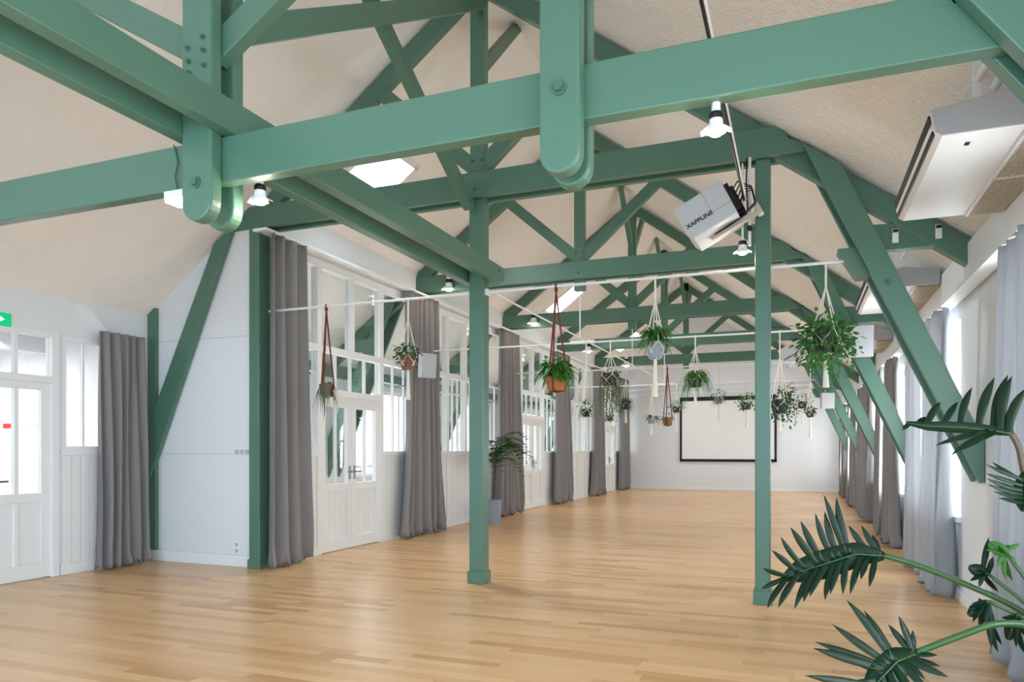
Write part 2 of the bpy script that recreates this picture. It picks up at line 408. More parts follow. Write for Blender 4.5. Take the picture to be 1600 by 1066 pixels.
# lobby seen through that door
lb = MB().box(-10.6, XL - .12, 2.0, 6.55, -.1, 0)
tag(obj('floor_lobby', lb, 'stone'), 'pale floor of the lobby behind the glazed door', 'floor', kind='structure')
lb = MB().box(-10.7, -10.6, 2.0, 6.6, 0, 2.9).box(-10.6, XL - .12, 1.9, 2.0, 0, 2.9).box(-10.6, XL - .12, 6.55, 6.6, 0, 2.9)
wlb = tag(obj('wall_lobby', lb, 'wall'), 'white lobby walls behind the glazed door', 'wall', kind='structure')
tag(obj('ceiling_lobby', MB().box(-10.7, XL - .12, 1.9, 6.6, 2.75, 2.9).box(-9.2, -9.0, 2.0, 6.55, 2.55, 2.75), 'wall'), 'white lobby ceiling with a beam behind the door', 'ceiling', kind='structure')
k = thing('extinguisher_sign', 'small red fire sign on the lobby wall behind the glass door', 'sign', (-9.03, 6.55, 1.5))
obj('plate', MB().box(-9.10, -8.96, 6.54, 6.55, 1.48, 1.66), 'red', k); obj('pictogram', MB().box(-9.05, -9.01, 6.535, 6.539, 1.51, 1.63), 'white', k)
k = thing('notice_strip', 'narrow red notice strip on the lobby wall behind the glass door', 'sign', (-9.81, 6.55, 1.6))
obj('plate', MB().box(-9.93, -9.73, 6.54, 6.55, 1.60, 1.66), 'red', k)
obj('cord', MB().box(-9.73, -9.10, 6.545, 6.55, 1.62, 1.632), 'speaker', k)

# exit sign above the door
k = thing('exit_sign', 'green and white emergency exit sign above the lobby door', 'exit sign', (XL, 4.66, 2.5))
obj('housing', MB().box(XL, XL + .035, 4.50, 4.77, 2.50, 2.63), 'exit', k, bevel=.004)
obj('arrow', MB().prism([(4.56, 2.58), (4.63, 2.58), (4.63, 2.605), (4.70, 2.565), (4.63, 2.525), (4.63, 2.55), (4.56, 2.55)], XL + .036, XL + .038, 'x'), 'exitwhite', k)

# ------------------------------------------------------------------ cross wall in the plane of the second truss
yw = TY[0] - .08
wc = tag(obj('wall_cross', MB().prism([(XL - .12, 0), (XP - .02, 0), (XP - .02, ceil_z(XP)), (XL, ceil_z(XL)), (XL - .12, ceil_z(XL) - .1)], yw, yw + .1), 'wall'),
         'white cross wall behind the slanting green strut', 'wall', kind='structure')
for (z0, z1) in ((.13, 1.255), (1.262, 2.575)):
    obj('panel', MB().box(XL, XP - .02, yw - .012, yw, z0, z1), 'wall', wc, bevel=.003)
obj('panel', MB().prism([(XL, 2.583), (XP - .02, 2.583), (XP - .02, ceil_z(XP)), (XL, ceil_z(XL))], yw - .012, yw), 'wall', wc)
tag(obj('baseboard_cross', MB().box(XL, XP - .06, yw - .03, yw - .012, 0, .13), 'white', bevel=.004), 'white baseboard below the slanting green strut', 'baseboard', kind='structure')
k = thing('wall_switch', 'row of three white switches beside the column by the partition', 'switch', (-5.78, yw - .012, 1.24))
obj('plate', MB().box(-5.88, -5.66, yw - .022, yw - .012, 1.245, 1.325), 'white', k, bevel=.003)
for i in range(3): obj('rocker', MB().box(-5.87 + i * .072, -5.815 + i * .072, yw - .028, yw - .02, 1.258, 1.312), 'speaker', k)
k = thing('power_outlet', 'white double power outlet low on the cross wall', 'outlet', (-5.85, yw - .012, .15))
obj('plate', MB().box(-5.89, -5.81, yw - .022, yw - .012, .14, .28), 'white', k, bevel=.003)
for z in (.175, .245): obj('socket', MB().tube([(-5.85, yw - .026, z), (-5.85, yw - .02, z)], .022, 12), 'speaker', k)

# ------------------------------------------------------------------ glazed partition down the hall, with doors
XI = XP - .085
ZD, ZT, ZW = 1.265, 2.57, 3.64
pw = MB().prism([(TY[0], ZW), (YB, ZW), (YB, ceil_z(XP) - .01), (TY[0], ceil_z(XP) - .01)], XI, XP, 'x')
part = tag(obj('wall_partition', pw, 'wall'), 'white glazed partition with boarded lower half along the hall', 'wall', kind='structure')
brd = MB(); segs = []; door_spans = []
for i, t in enumerate(TY):
    e = TY[i + 1] if i < 4 else YB
    if i in (0, 2, 4): door_spans.append((t + .98, t + 2.43, i))
for i, t in enumerate(TY):
    e = TY[i + 1] if i < 4 else YB
    ups = [t + .98, t + 1.70, t + 2.43] if e - t > 3 else [t + .98, t + 1.7, t + 2.43]
    a0 = t + .06
    cols = [a0] + ups + [e - .06]
    for u in ups + [a0 + .02, e - .08]:
        if i in (0, 2, 4) and abs(u - (t + 1.70)) < .01:
            obj('post', MB().box(XI, XP + .012, u - .045, u + .045, ZT + .05, ZW), 'white', part)
        else:
            obj('post', MB().box(XI, XP + .012, u - .045, u + .045, 0, ZW), 'white', part)
    for (a, b) in zip(cols[:-1], cols[1:]):
        ya, yb = a + .045, b - .045
        obj('pane', MB().box(XI + .04, XI + .046, ya, yb, ZT + .05, ZW - .05), 'glass', part)
        if i in (0, 2, 4) and t + .97 < (a + b) / 2 < t + 2.44: continue
        n = 3 if b - a > .6 else 2
        for q in range(1, n): obj('glazing_bar', MB().box(XI + .025, XI + .06, ya + (yb - ya) * q / n - .011, ya + (yb - ya) * q / n + .011, ZD, ZT), 'white', part)
        obj('glazing_bar', MB().box(XI + .027, XI + .058, ya, yb, 2.27, 2.292), 'white', part)
        for q in range(n):
            for (z0, z1) in ((ZD + .04, 2.27), (2.292, ZT)):
                obj('pane', MB().box(XI + .04, XI + .046, ya + (yb - ya) * q / n, ya + (yb - ya) * (q + 1) / n, z0, z1), 'glass', part)
        brd.box(XI, XP - .012, ya, yb, 0, ZD); boards(brd, XP - .012, ya, yb, .1, ZD - .03)
        obj('dado_rail', MB().box(XI - .01, XP + .03, ya, yb, ZD - .03, ZD + .025), 'white', part)
        obj('skirting', MB().box(XP - .012, XP + .012, ya, yb, 0, .1), 'white', part)
    obj('transom', MB().box(XI, XP + .02, t + .06, e - .06, ZT - .03, ZT + .05), 'white', part)
    obj('head_rail', MB().box(XI, XP + .02, t + .06, e - .06, ZW - .06, ZW + .03), 'white', part)
obj('boarding', brd, 'white', part, kind='stuff')
for (a, b, i) in door_spans:
    k = thing('door_%d' % (2 + i), ['white glazed double door behind the hanging leather-strapped planter', '', 'white glazed double door past the potted palm', '',
              'white glazed double door nearest the far wall'][i], 'double door', (XP - .04, (a + b) / 2, 0), kind='structure')
    a += .045; b -= .045; m_ = (a + b) / 2
    obj('door_frame', MB().box(XI, XP + .02, a, b, 2.0, 2.08), 'white', k)
    for q in range(1, 4): obj('transom_bar', MB().box(XI + .02, XP - .02, a + (b - a) * q / 4 - .014, a + (b - a) * q / 4 + .014, 2.08, ZT - .03), 'white', k)
    for q in range(4): obj('pane', MB().box(XI + .04, XI + .046, a + (b - a) * q / 4, a + (b - a) * (q + 1) / 4, 2.08, ZT - .03), 'glass', k)
    for (c, d, hs) in ((a, m_ - .004, 1), (m_ + .004, b, -1)):
        st = .095
        fr = MB().box(XI + .02, XP - .005, c, c + st, .01, 2.0).box(XI + .02, XP - .005, d - st, d, .01, 2.0)
        fr.box(XI + .02, XP - .005, c + st, d - st, .78, .87).box(XI + .02, XP - .005, c + st, d - st, 1.86, 2.0).box(XI + .02, XP - .005, c + st, d - st, .01, .15)
        lf = obj('leaf', fr, 'white', k, bevel=.003)
        pb = MB(); boards(pb, XI + .035, c + st, d - st, .15, .78, w=.12, t=.02); obj('door_panel', pb, 'white', lf)
        obj('mullion', MB().box(XI + .03, XP - .015, (c + d) / 2 - .012, (c + d) / 2 + .012, .87, 1.86), 'white', lf)
        for (u, v) in ((c + st, (c + d) / 2 - .012), ((c + d) / 2 + .012, d - st)):
            obj('pane', MB().box(XI + .04, XI + .046, u, v, .87, 1.86), 'glass', lf)
        hy = (d - .05) if hs == 1 else (c + .05)
        obj('handle', MB().tube([(XP, hy, 1.02), (XP + .045, hy, 1.02), (XP + .045, hy - hs * .10, 1.02)], .009).box(XP - .006, XP + .004, hy - .02, hy + .02, .92, 1.10), 'metal', lf)

# corridor behind the partition
co = MB(); yy = TY[0]
for i, t in enumerate(TY):
    yc = t + BAY / 2; co.box(XL - .15, XL, yy, yc - 1.25, 0, 2.95)
    co.box(XL - .15, XL, yc - 1.25, yc + 1.25, 0, .85).box(XL - .15, XL, yc - 1.25, yc + 1.25, 2.4, 2.95); yy = yc + 1.25
co.box(XL - .15, XL, yy, YB, 0, 2.95)
tag(obj('wall_corridor', co, 'wall'), 'white outer wall of the corridor behind the glazed partition', 'wall', kind='structure')
for i, t in enumerate(TY):
    yc = t + BAY / 2
    k = thing('window_%d' % (13 + i), 'white corridor window seen through the partition, %s from the cross wall' % ORD[i], 'window', (XL - .08, yc, .85), kind='structure')
    glazed(k, XL - .1, XL - .04, yc - 1.25, yc + 1.25, .85, 2.40, vbars=(yc - .42, yc + .42), t=.06, bar=.05)
    rl = MB().box(XL + .01, XL + .04, yc - 1.2, yc + 1.2, 1.0, 1.04)
    for q in range(17): rl.box(XL + .015, XL + .035, yc - 1.19 + q * .147, yc - 1.165 + q * .147, .86, 1.0)
    obj('guard_rail', rl, 'white', k)
tag(obj('wall_plate', MB().box(XL, XL + .12, TY[0] + .12, YB - .02, 2.50, 2.70), 'green', bevel=.006), 'long green timber plate on the corridor outer wall', 'beam')
tag(obj('ground', MB().box(-30, 30, -30, 60, -.5, -.2), 'stone'), 'pale paving outside the hall windows', 'ground', kind='structure')

# ------------------------------------------------------------------ roof trusses
def mir(pts): return [(2 * XC - p[0], p[1]) for p in pts]
def rafter_pts(top_off=.03, dep=.21):
    c = lambda x: ceil_z(x) - top_off
    x1 = XR - .02
    return [(XC, c(XC)), (x1, c(x1)), (x1, c(x1) - dep), (XC, c(XC) - dep)]
def bar_pts(p, q, wd):
    p, q = Vector(p), Vector(q); d = (q - p).normalized(); n = Vector((-d.y, d.x)) * wd / 2
    return [tuple(p + n), tuple(q + n), tuple(q - n), tuple(p - n)]
def bolt(parent, x, y, z, r=.018):
    obj('bolt', MB().tube([(x, y, z), (x, y - .006, z)], r * 1.6, 12).tube([(x, y - .006, z), (x, y - .02, z)], r, 6), 'bolt', parent)
diagL = [(-6.12, ceil_z(-6.12) - .035), (-5.84, ceil_z(-5.84) - .06), (-7.11, .93), (XL + .005, .86), (XL + .005, 1.52)]
diagT1 = [(-.33, ceil_z(-.33) - .035), (.10, ceil_z(.10) - .035), (XR - .005, 2.20), (XR - .005, 1.82)]
diagR = [(.03, ceil_z(.03) - .035), (.33, ceil_z(.33) - .035), (XR - .005, 1.37), (XR - .005, 1.06), (XR - .035, 1.05)]
blo = [(.40, 3.12), (.90, 3.10), (1.10, 3.0), (1.288, 2.87), (1.288, 2.74), (1.09, 2.90), (.52, 2.90)]
def truss(i, Y, label):
    T = thing('roof_truss', label, 'roof truss', (XC, Y, 3.75), group='green roof trusses')
    zt0, zt1 = 3.757, 4.005
    for s, nm in ((0, 1), (1, 1)):
        f = (lambda p: p) if s == 0 else mir
        obj('rafter', MB().prism(f(rafter_pts()), Y - .054, Y + .054), 'green', T, bevel=.006)
        obj('brace', MB().prism(f(bar_pts((XC + .03, 4.07), (XC + 1.17, 5.07), .15)), Y - .045, Y + .045), 'green', T, bevel=.006)
        for (ya, yb) in ((-.165, -.116), (.116, .165)):
            obj('strut', MB().prism(diagL if s else diagR, Y + ya, Y + yb), 'green', T, bevel=.006)
        obj('wall_tie', MB().prism(f(blo), Y - .05, Y + .05), 'green', T, bevel=.006)
        if s == 0: obj('packing_block', MB().prism(f([(.30, 2.93), (.44, 2.93), (.58, 2.70), (.44, 2.70)]), Y - .11, Y + .11), 'green', T)
    for (ya, yb) in ((-.115, -.055), (.055, .115)):
        obj('tie_beam', MB().prism([(-5.93, zt0), (.09, zt0), (.09, 3.80), (-.07, ceil_z(-.07) - .04), (-.11, zt1 - .03), (-.14, zt1), (-5.70, zt1), (-5.77, ceil_z(-5.77) - .04), (-5.93, 3.80)], Y + ya, Y + yb), 'green', T, bevel=.006)
    kb = 3.76 if i == 0 else 3.60
    obj('king_post', MB().box(XC - .075, XC + .075, Y - .054, Y + .054, kb, RIDGE - .04), 'green', T, bevel=.006)
    for s in ((1,) if i < 2 else (-1, 1)):
        pts = [(Y + s * .02, 4.98), (Y + s * .02, 5.14), (Y + s * .93, RIDGE - .03), (Y + s * 1.08, RIDGE - .03)]
        obj('ridge_brace', MB().prism(pts if s > 0 else [(a, b) for a, b in pts], XC - .04, XC + .04, 'x'), 'green', T, bevel=.005)
    for bx, bz in ((XC, 3.84), (.12, 3.84), (XC + .05, 4.14), (XC - .05, 4.14)):
        bolt(T, bx, Y - .115 if bz < 4 else Y - .054, bz, .012)
    bolt(T, .66, Y - .165, 2.62, .016)
    return T
NAMES = ['green timber roof truss standing on three floor columns', 'green timber roof truss carrying the grey square wall speaker on its strut',
         'green timber roof truss third from the columned one, counting it', 'green timber roof truss fourth from the columned one, counting it',
         'green timber roof truss closest to the projection screen wall']
for i, Y in enumerate(TY): truss(i, Y, NAMES[i])

# heavy first truss with low tie beam and rounded hangers
Y = T1Y
T = thing('low_tie_truss', 'large green truss with low tie beam and rounded hanging posts', 'roof truss', (XC, Y, 2.7))
x1 = .76
tb = obj('tie_beam', MB().box(2 * XC - x1, x1, Y - .04, Y + .04, 2.715, 2.955), 'green', T, bevel=.007)
def hanger_pts(x, w_, zb, zt):
    pts = [(x - w_, zt)]
    for q in range(13):
        a = math.pi + math.pi * q / 12; pts.append((x + w_ * math.cos(a), zb + w_ + w_ * math.sin(a)))
    return pts + [(x + w_, zt)]
for (ya, yb) in ((-.12, -.041), (.041, .12)):
    h_ = obj('king_post', MB().prism(hanger_pts(XC, .10, 2.50, RIDGE - .05), Y + ya, Y + yb), 'green', T, bevel=.012)
for xq in (-.935, 2 * XC + .935):
    for (ya, yb) in ((-.12, -.041), (.041, .12)):
        obj('hanging_post', MB().prism(hanger_pts(xq, .09, 2.47, ceil_z(xq) - .06), Y + ya, Y + yb), 'green', T, bevel=.012)
    bolt(T, xq, Y - .12, 2.83, .022)
bolt(T, XC, Y - .12, 2.70, .02)
for (bx, bz) in ((XC - .05, 3.34), (XC + .05, 3.38), (XC - .045, 3.28), (XC + .055, 3.30), (XC - .055, 3.41), (XC + .045, 3.45)):
    bolt(T, bx, Y - .12, bz, .008)
for f in ((lambda p: p), mir):
    obj('rafter', MB().prism(f(rafter_pts()), Y - .04, Y + .04), 'green', T, bevel=.006)
    obj('brace', MB().prism(f(bar_pts((XC + .02, 3.415), (XC + 1.74, 4.44), .15)), Y - .04, Y + .04), 'green', T, bevel=.006)
    for (ya, yb) in ((-.12, -.041), (.041, .12)):
        obj('strut', MB().prism(f(diagT1), Y + ya, Y + yb), 'green', T, bevel=.006)
    obj('wall_tie', MB().prism(f(blo), Y - .04, Y + .04), 'green', T)

# cross bracing between the first two king posts, along the ridge line
k = thing('cross_brace', 'green crossed braces along the ridge between the two nearest king posts', 'brace', (XC, 4.8, 4.6))
def yz_bar(p, q, wd):
    return bar_pts(p, q, wd)
obj('rising_brace', MB().prism(yz_bar((3.16, 3.61), (6.46, 5.68), .15), XC + .004, XC + .09, 'x'), 'green', k, bevel=.006)
p, q = Vector((6.33, 3.68)), Vector((3.16, 5.50))
d = (q - p).normalized(); n_ = Vector((-d.y, d.x)) * .065
arc = [tuple(p - d * .065 * math.sin(a) * 1 + n_ * math.cos(a)) for a in [math.pi * j / 8 for j in range(9)]]
obj('falling_brace', MB().prism([tuple(q + n_)] + arc + [tuple(q - n_)], XC - .075, XC + .003, 'x'), 'green', k, bevel=.005)
obj('bolt', MB().tube([(XC + .003, 6.31, 3.70), (XC + .018, 6.31, 3.70)], .02, 8), 'bolt', k)

# paired beams along the hall, clamping the king post and the middle column
for s in (-1, 1):
    xa = XC + s * .10 + (0 if s > 0 else -.085)
    o = tag(obj('long_beam', MB().prism([(-1.5, 2.957), (6.66, 2.957), (6.73, 3.02), (6.73, 3.10), (6.70, 3.128), (-1.5, 3.128)], xa, xa + .085, 'x'), 'green', bevel=.007),
            'green beam of the clamped pair, on the %s side of the middle column' % ('curtain-window wall' if s > 0 else 'glazed partition'), 'beam', 'clamped beam pair')
    obj('bolt', MB().tube([(xa + .085, 6.58, 3.07), (xa + .1, 6.58, 3.07)], .018, 8), 'bolt', o)

# floor columns under the second truss
Y = TY[0]
for (x, wd, lab) in ((-5.56, .075, 'green column beside the cross wall and the first partition curtain'), (XC, .075, 'green middle column clamped by the pair of long beams'),
                     (-.275, .062, 'green slim column standing next to the ceiling projector')):
    k = thing('support_column', lab, 'column', (x, Y, 0), group='columns under the second truss')
    dy = .15 if x < -5 else .075
    obj('shaft', MB().box(x - wd, x + wd, Y - dy, Y + (.02 if x < -5 else .075), 0, 3.757), 'green', k, bevel=.01)
    if x < -5: obj('base_block', MB().box(x - wd - .012, x + wd + .012, Y - dy - .012, Y + .08, 0, .10), 'green', k, bevel=.004); obj('corner_strip', MB().box(x + .035, x + wd + .01, Y - .17, Y - .14, .55, 3.75), 'green', k, bevel=.004)
    else: obj('base_block', MB().box(x - wd - .014, x + wd + .014, Y - .089, Y + .089, 0, .12), 'green', k, bevel=.005)
tag(obj('wall_post', MB().box(XL + .0, XL + .13, yw - .06, yw - .013, .13, ceil_z(XL + .13) - .02), 'green', bevel=.006), 'green wall post in the corner behind the lobby curtain', 'post')

# ------------------------------------------------------------------ curtains
def curtain(label, wall_x, out, ya, yb, ztop, m, flare=.1, gather=.82, seed=0, folds=None, group=None, side=1, bunch=.05):
    """side +1: hangs in front of a wall whose room side is +x"""
    rn = random.Random(seed); yc = (ya + yb) / 2; W = yb - ya
    nf = folds or max(3, int(W / .19)); ph = rn.uniform(0, 6); amps = [rn.uniform(.6, 1.25) for _ in range(40)]; sk = rn.uniform(-.04, .04)
    def fn(u, v):
        z = (ztop - .010) * (1 - v) + .008
        wd = W * (gather + (1 - gather) * v ** 1.3 + (flare * (v - .75) * 2 if v > .75 else 0))
        uu = u - .5 + .012 * math.sin(9 * u + 5 * v + ph)
        A = (.046 + .034 * v) * amps[int(u * nf) % 40]
        d = A * math.sin(2 * math.pi * nf * u + ph + .9 * math.sin(2.2 * v + ph)) + .012 * math.sin(2 * math.pi * (nf * 2.3) * u + 2 * ph) * (1 - .4 * v)
        if v > .93: d += bunch * (v - .93) / .07 * math.sin(2 * math.pi * nf * 1.6 * u + ph) * .8; z += .02 * (v - .93) / .07 * (1 + math.sin(2 * math.pi * nf * 2.1 * u))
        return (wall_x + side * (out + d), yc + uu * wd + sk * v, max(z, .006))
    o = obj('curtain', MB().grid(fn, nf * 10, 40), m, smooth=True, solid=.004)
    return tag(o, label, 'curtain', group)
ZC = ZW + .045
curtain('grey floor length curtain hanging beside the partition column', XP, .18, 6.32, 7.02, ZC, 'curtain', seed=1, flare=.16, gather=.84)
for i, t in enumerate(TY[1:]):
    curtain(['grey curtain behind the small macrame planter with square box', 'grey curtain behind the potted palm', 'grey curtain behind the terracotta hanging planter',
             'brownish grey curtain beside the far double door'][i], XP, .15, t - .80, t + .52, ZC, 'curtain', seed=2 + i, flare=.2, gather=.72)
curtain('grey curtain in the corner by the projection wall', XP, .15, 23.2, 24.45, ZC, 'curtain', seed=9, flare=.15, gather=.8)
curtain('grey floor length curtain beside the lobby window', XL, .14, 5.62, 6.24, 2.60, 'curtain', seed=12, flare=.12, gather=.9, folds=5)
rail = tag(obj('curtain_rail', MB().box(XP + .02, XP + .20, TY[0] - .22, YB - .02, ZC, ZC + .03), 'white'), 'white curtain rail along the top of the partition glazing', 'curtain rail')
rail = tag(obj('curtain_rail', MB().box(XR - .15, XR - .04, YF + .1, YB - .05, 2.555, 2.585), 'white'), 'white curtain rail under the window wall ledge', 'curtain rail')
for i, yc in enumerate(WIN_R):
    if i < 2: continue
    nm = ORD[i - 2]
    if i == 2:
        curtain('pale curtain beside the large philodendron', XR, .12, 4.25, 5.34, 2.55, 'curtain_light', seed=30, side=-1, flare=.05, gather=.86, folds=6, group='window wall curtains')
        curtain('pale curtain on the end wall side of the philodendron window', XR, .12, 3.3, 3.8, 2.55, 'curtain_light', seed=31, side=-1, folds=4, group='window wall curtains')
    else:
        m = 'curtain_light' if i == 3 else 'curtain'
        curtain('grey window curtain, nearer the philodendron of its pair, %s window' % nm, XR, .12, yc - 1.12, yc - .16, 2.55, m, seed=30 + 2 * i, side=-1, flare=0, gather=.78, folds=4, group='window wall curtains')
        curtain('grey window curtain, nearer the screen wall of its pair, %s window' % nm, XR, .12, yc + .20, yc + .95, 2.55, m, seed=31 + 2 * i, side=-1, flare=0, gather=.82, folds=3, group='window wall curtains')

# ------------------------------------------------------------------ white hanging rods
ZR = 2.852
RY = list(TY)
LBL = ['columned', 'speaker-carrying', 'third', 'fourth']
for i in range(4):
    Yr = RY[i]
    xe = .43
    k = thing('hanging_rod', 'white ceiling rod with hanging planters behind the %s truss' % LBL[i], 'rod', (XC, Yr, ZR), group='white plant rods')
    obj('rod', MB().tube([(XP + (.012 if i == 0 else .26), Yr, ZR), (xe, Yr, ZR)], .013, 10), 'white', k)
    obj('bracket', MB().box(xe - .02, xe + .02, Yr - .08, Yr + .02, ZR - .02, ZR + .02), 'white', k)
    if i == 0: obj('bracket', MB().box(XC + .075, XC + .10, Yr - .03, Yr + .03, ZR - .03, ZR + .03), 'white', k)
    else:
        obj('drop_rod', MB().tube([(XC, TY[i], 3.60), (XC, Yr, ZR)], .01, 8), 'white', k)
        obj('junction_plate', MB().box(XC - .14, XC + .22, Yr - .04, Yr + .04, ZR - .012, ZR + .03), 'white', k)
tag(obj('cable_conduit', MB().tube([(XC + .09, TY[0], ZR + .024), (XC + .09, RY[3], ZR + .024)], .011, 8), 'white'), 'thin white conduit linking the hanging rods along the ridge line', 'conduit')

# ------------------------------------------------------------------ hanging planters
def leaves_strap(mb, c, n, ln, w_, rise, droop, rn, az=None):
    for _ in range(n):
        a = rn.uniform(0, 2 * math.pi) if az is None else rn.uniform(*az); L = ln * rn.uniform(.6, 1.1); up = rise * rn.uniform(.4, 1.3); dr = droop * rn.uniform(.6, 1.3)
        dx, dy = math.cos(a), math.sin(a); v = []; N = 6
        for i in range(N + 1):
            t = i / N; rr = L * t; z = up * math.sin(min(1, t * 1.3) * math.pi / 2) - dr * t * t
            ww = w_ * math.sin(math.pi * (.12 + .88 * t)) if t < 1 else .001
            p = Vector((c[0] + dx * rr, c[1] + dy * rr, c[2] + z))
            v += [p + Vector((-dy, dx, 0)) * ww, p + Vector((0, 0, -ww * .3)), p - Vector((-dy, dx, 0)) * ww]
        f = []
        for i in range(N):
            for q in (0, 1): f.append((i * 3 + q, i * 3 + q + 1, i * 3 + q + 4, i * 3 + q + 3))
        mb.add(v, f)
def leaf_oval(mb, p, d, nrm, L, w_):
    d = Vector(d).normalized(); s = d.cross(Vector(nrm)).normalized(); nn = s.cross(d)
    v = [p, p + d * L * .35 + s * w_ + nn * w_ * .25, p + d * L * .75 + s * w_ * .7, p + d * L, p + d * L * .75 - s * w_ * .7, p + d * L * .35 - s * w_ + nn * w_ * .25, p + d * L * .5]
    mb.add(v, [(0, 1, 6), (1, 2, 6), (2, 3, 6), (3, 4, 6), (4, 5, 6), (5, 0, 6)])
def leaves_bush(mb, c, n, rx, rz, L, rn, zdrop=0):
    for _ in range(n):
        d = Vector((rn.gauss(0, 1), rn.gauss(0, 1), rn.gauss(.25, .8))).normalized(); q = rn.uniform(.45, 1)
        p = Vector(c) + Vector((d.x * rx * q, d.y * rx * q, d.z * rz * q - zdrop * rn.random() * q))
        leaf_oval(mb, p, d + Vector((0, 0, -.5)) + Vector((rn.gauss(0, .4), rn.gauss(0, .4), rn.gauss(0, .3))), (rn.gauss(0, .5), rn.gauss(0, .5), 1), L * rn.uniform(.7, 1.3), L * .33)
def leaves_trail(mb, c, n, r0, drop, L, rn):
    for _ in range(n):
        a = rn.uniform(0, 6.28); D = drop * rn.uniform(.35, 1.0); r = r0 * rn.uniform(.7, 1.25); m_ = max(4, int(D / (L * .6)))
        path = []
        for i in range(m_ + 1):
            t = i / m_; rr = r * min(1, .3 + t * 2.2); zz = .06 * math.sin(min(1, t * 3) * math.pi) - D * max(0, t - .12)
            path.append(Vector((c[0] + math.cos(a + .3 * t) * rr, c[1] + math.sin(a + .3 * t) * rr, c[2] + zz)))
        mb.tube(path, .003, 3, False)
        for i in range(1, m_ + 1):
            leaf_oval(mb, path[i], (rn.gauss(0, .6) + math.cos(a) * .5, rn.gauss(0, .6) + math.sin(a) * .5, -.7), (math.cos(a), math.sin(a), .4), L * rn.uniform(.7, 1.2), L * .28)
def planter(label, x, Y, zp, style, pot='whitepot', pr=.085, ph=.13, cordmat='cord', tassel=.3, size=.22, leafmat='leaf', seed=1, strap=False, n=60, knot=.35):
    rn = random.Random(seed); x *= Y / (Y + .11)
    k = thing('hanging_planter', label, 'hanging plant', (x, Y, zp - ph / 2), group='hanging planters')
    zb, zt = zp - ph / 2, zp + ph / 2
    obj('pot', MB().lathe([(pr * .62, 0), (pr * .72, 0), (pr, ph * .8), (pr, ph), (pr * .88, ph), (pr * .86, ph * .85)], (x, Y, zb), 18), pot, k, smooth=False)
    obj('soil', MB().lathe([(pr * .85, ph * .83), (pr * .85, ph * .87)], (x, Y, zb), 14), 'soil', k)
    c = MB(); top = Vector((x, Y, ZR)); cr = .0055 if not strap else .009
    kn = zt + (ZR - zt) * (1 - knot) if not strap else ZR - .05
    c.tube([(x, Y, ZR + .018), (x, Y, kn)], cr * 1.8, 6)
    for q in range(4 if not strap else 3):
        a = 2 * math.pi * q / (4 if not strap else 3) + .5
        pt = Vector((x + pr * 1.06 * math.cos(a), Y + pr * 1.06 * math.sin(a), zt))
        c.tube([(x, Y, kn), (x + (pt.x - x) * .5, Y + (pt.y - Y) * .5, zt + (kn - zt) * .48), tuple(pt)], cr, 5)
        if not strap:
            for s in (-1, 1):
                a2 = a + s * math.pi / 4
                pm_ = (x + pr * 1.0 * math.cos(a2), Y + pr * 1.0 * math.sin(a2), zb + ph * .45)
                c.tube([tuple(pt), pm_, (x + pr * .4 * math.cos(a), Y + pr * .4 * math.sin(a), zb - .01)], cr * .9, 5)
        else:
            c.tube([tuple(pt), (x + pr * .78 * math.cos(a), Y + pr * .78 * math.sin(a), zb), (x, Y, zb - .012)], cr, 5)
    obj('hanger', c, cordmat, k)
    obj('hook', MB().tube([(x + .016 * math.cos(t), Y, ZR + .0 + .018 * math.sin(t)) for t in [j * .7 for j in range(9)]], .003, 5), 'metal', k)
    if tassel:
        ts = MB().lathe([(.012, 0), (.018, -.03), (.014, -.045), (.02, -tassel * .6), (.026, -tassel), (.004, -tassel)], (x, Y, zb - .005), 8)
        obj('tassel', ts, cordmat if cordmat == 'cord' else 'cord', k)
    l = MB(); tc = (x, Y, zt - .02)
    if style == 'strap': leaves_strap(l, tc, n, size, .012, size * .75, size * .65, rn)
    if style == 'cactus': leaves_strap(l, tc, n, size * .8, .009, size * .5, size * 1.9, rn); obj('rim_band', MB().lathe([(pr * .70, 0), (pr * .80, ph * .3), (pr * .78, ph * .3), (pr * .6, 0)], (x, Y, zb - .004), 18), 'whitepot', k)
    if style == 'lush': leaves_strap(l, tc, n, size, .022, size * .75, size * .75, rn); leaves_bush(l, (x, Y, zt + .09), n * 2, size * .6, size * .5, .06, rn, .05)
    if style == 'arch': leaves_strap(l, tc, n, size, .009, size * .55, size * 1.35, rn)
    if style == 'broad': leaves_strap(l, tc, n, size, .024, size * .5, size * .75, rn)
    if style == 'bush': leaves_bush(l, (x, Y, zt + size * .2), n * 3, size, size * .75, .045, rn, size * .3)
    if style == 'ball': leaves_bush(l, (x, Y, zt - .0), n * 5, size, size * .85, .05, rn, size * .9); leaves_trail(l, tc, 14, pr * 1.5, size * 1.5, .045, rn)
    if style == 'trail': leaves_trail(l, tc, n // 2, pr * 1.1, size * 2.2, .035, rn); leaves_bush(l, (x, Y, zt + .02), n, pr * 1.2, .06, .04, rn)
    if style == 'tuft': leaves_bush(l, (x, Y, zt + .02), n * 2, size * .7, size * .5, .04, rn); leaves_strap(l, tc, n // 2, size, .012, size * .3, size * .9, rn)
    obj('foliage', l, leafmat, k, kind='stuff')
    return k
r1, r2, r3, r4 = RY[:4]
planter('drooping cactus in a brown and white pot on brown leather straps', -4.80, r1, 1.95, 'cactus', 'brownpot', .075, .13, 'leather', 0, .19, 'leafgrey', 1, strap=True, n=34)
planter('leafy plant in a brown pot in white macrame before the grey curtain', -3.78, r1, 2.20, 'bush', 'brownpot', .085, .15, 'cord', .30, .14, 'leafdark', 2, n=60)
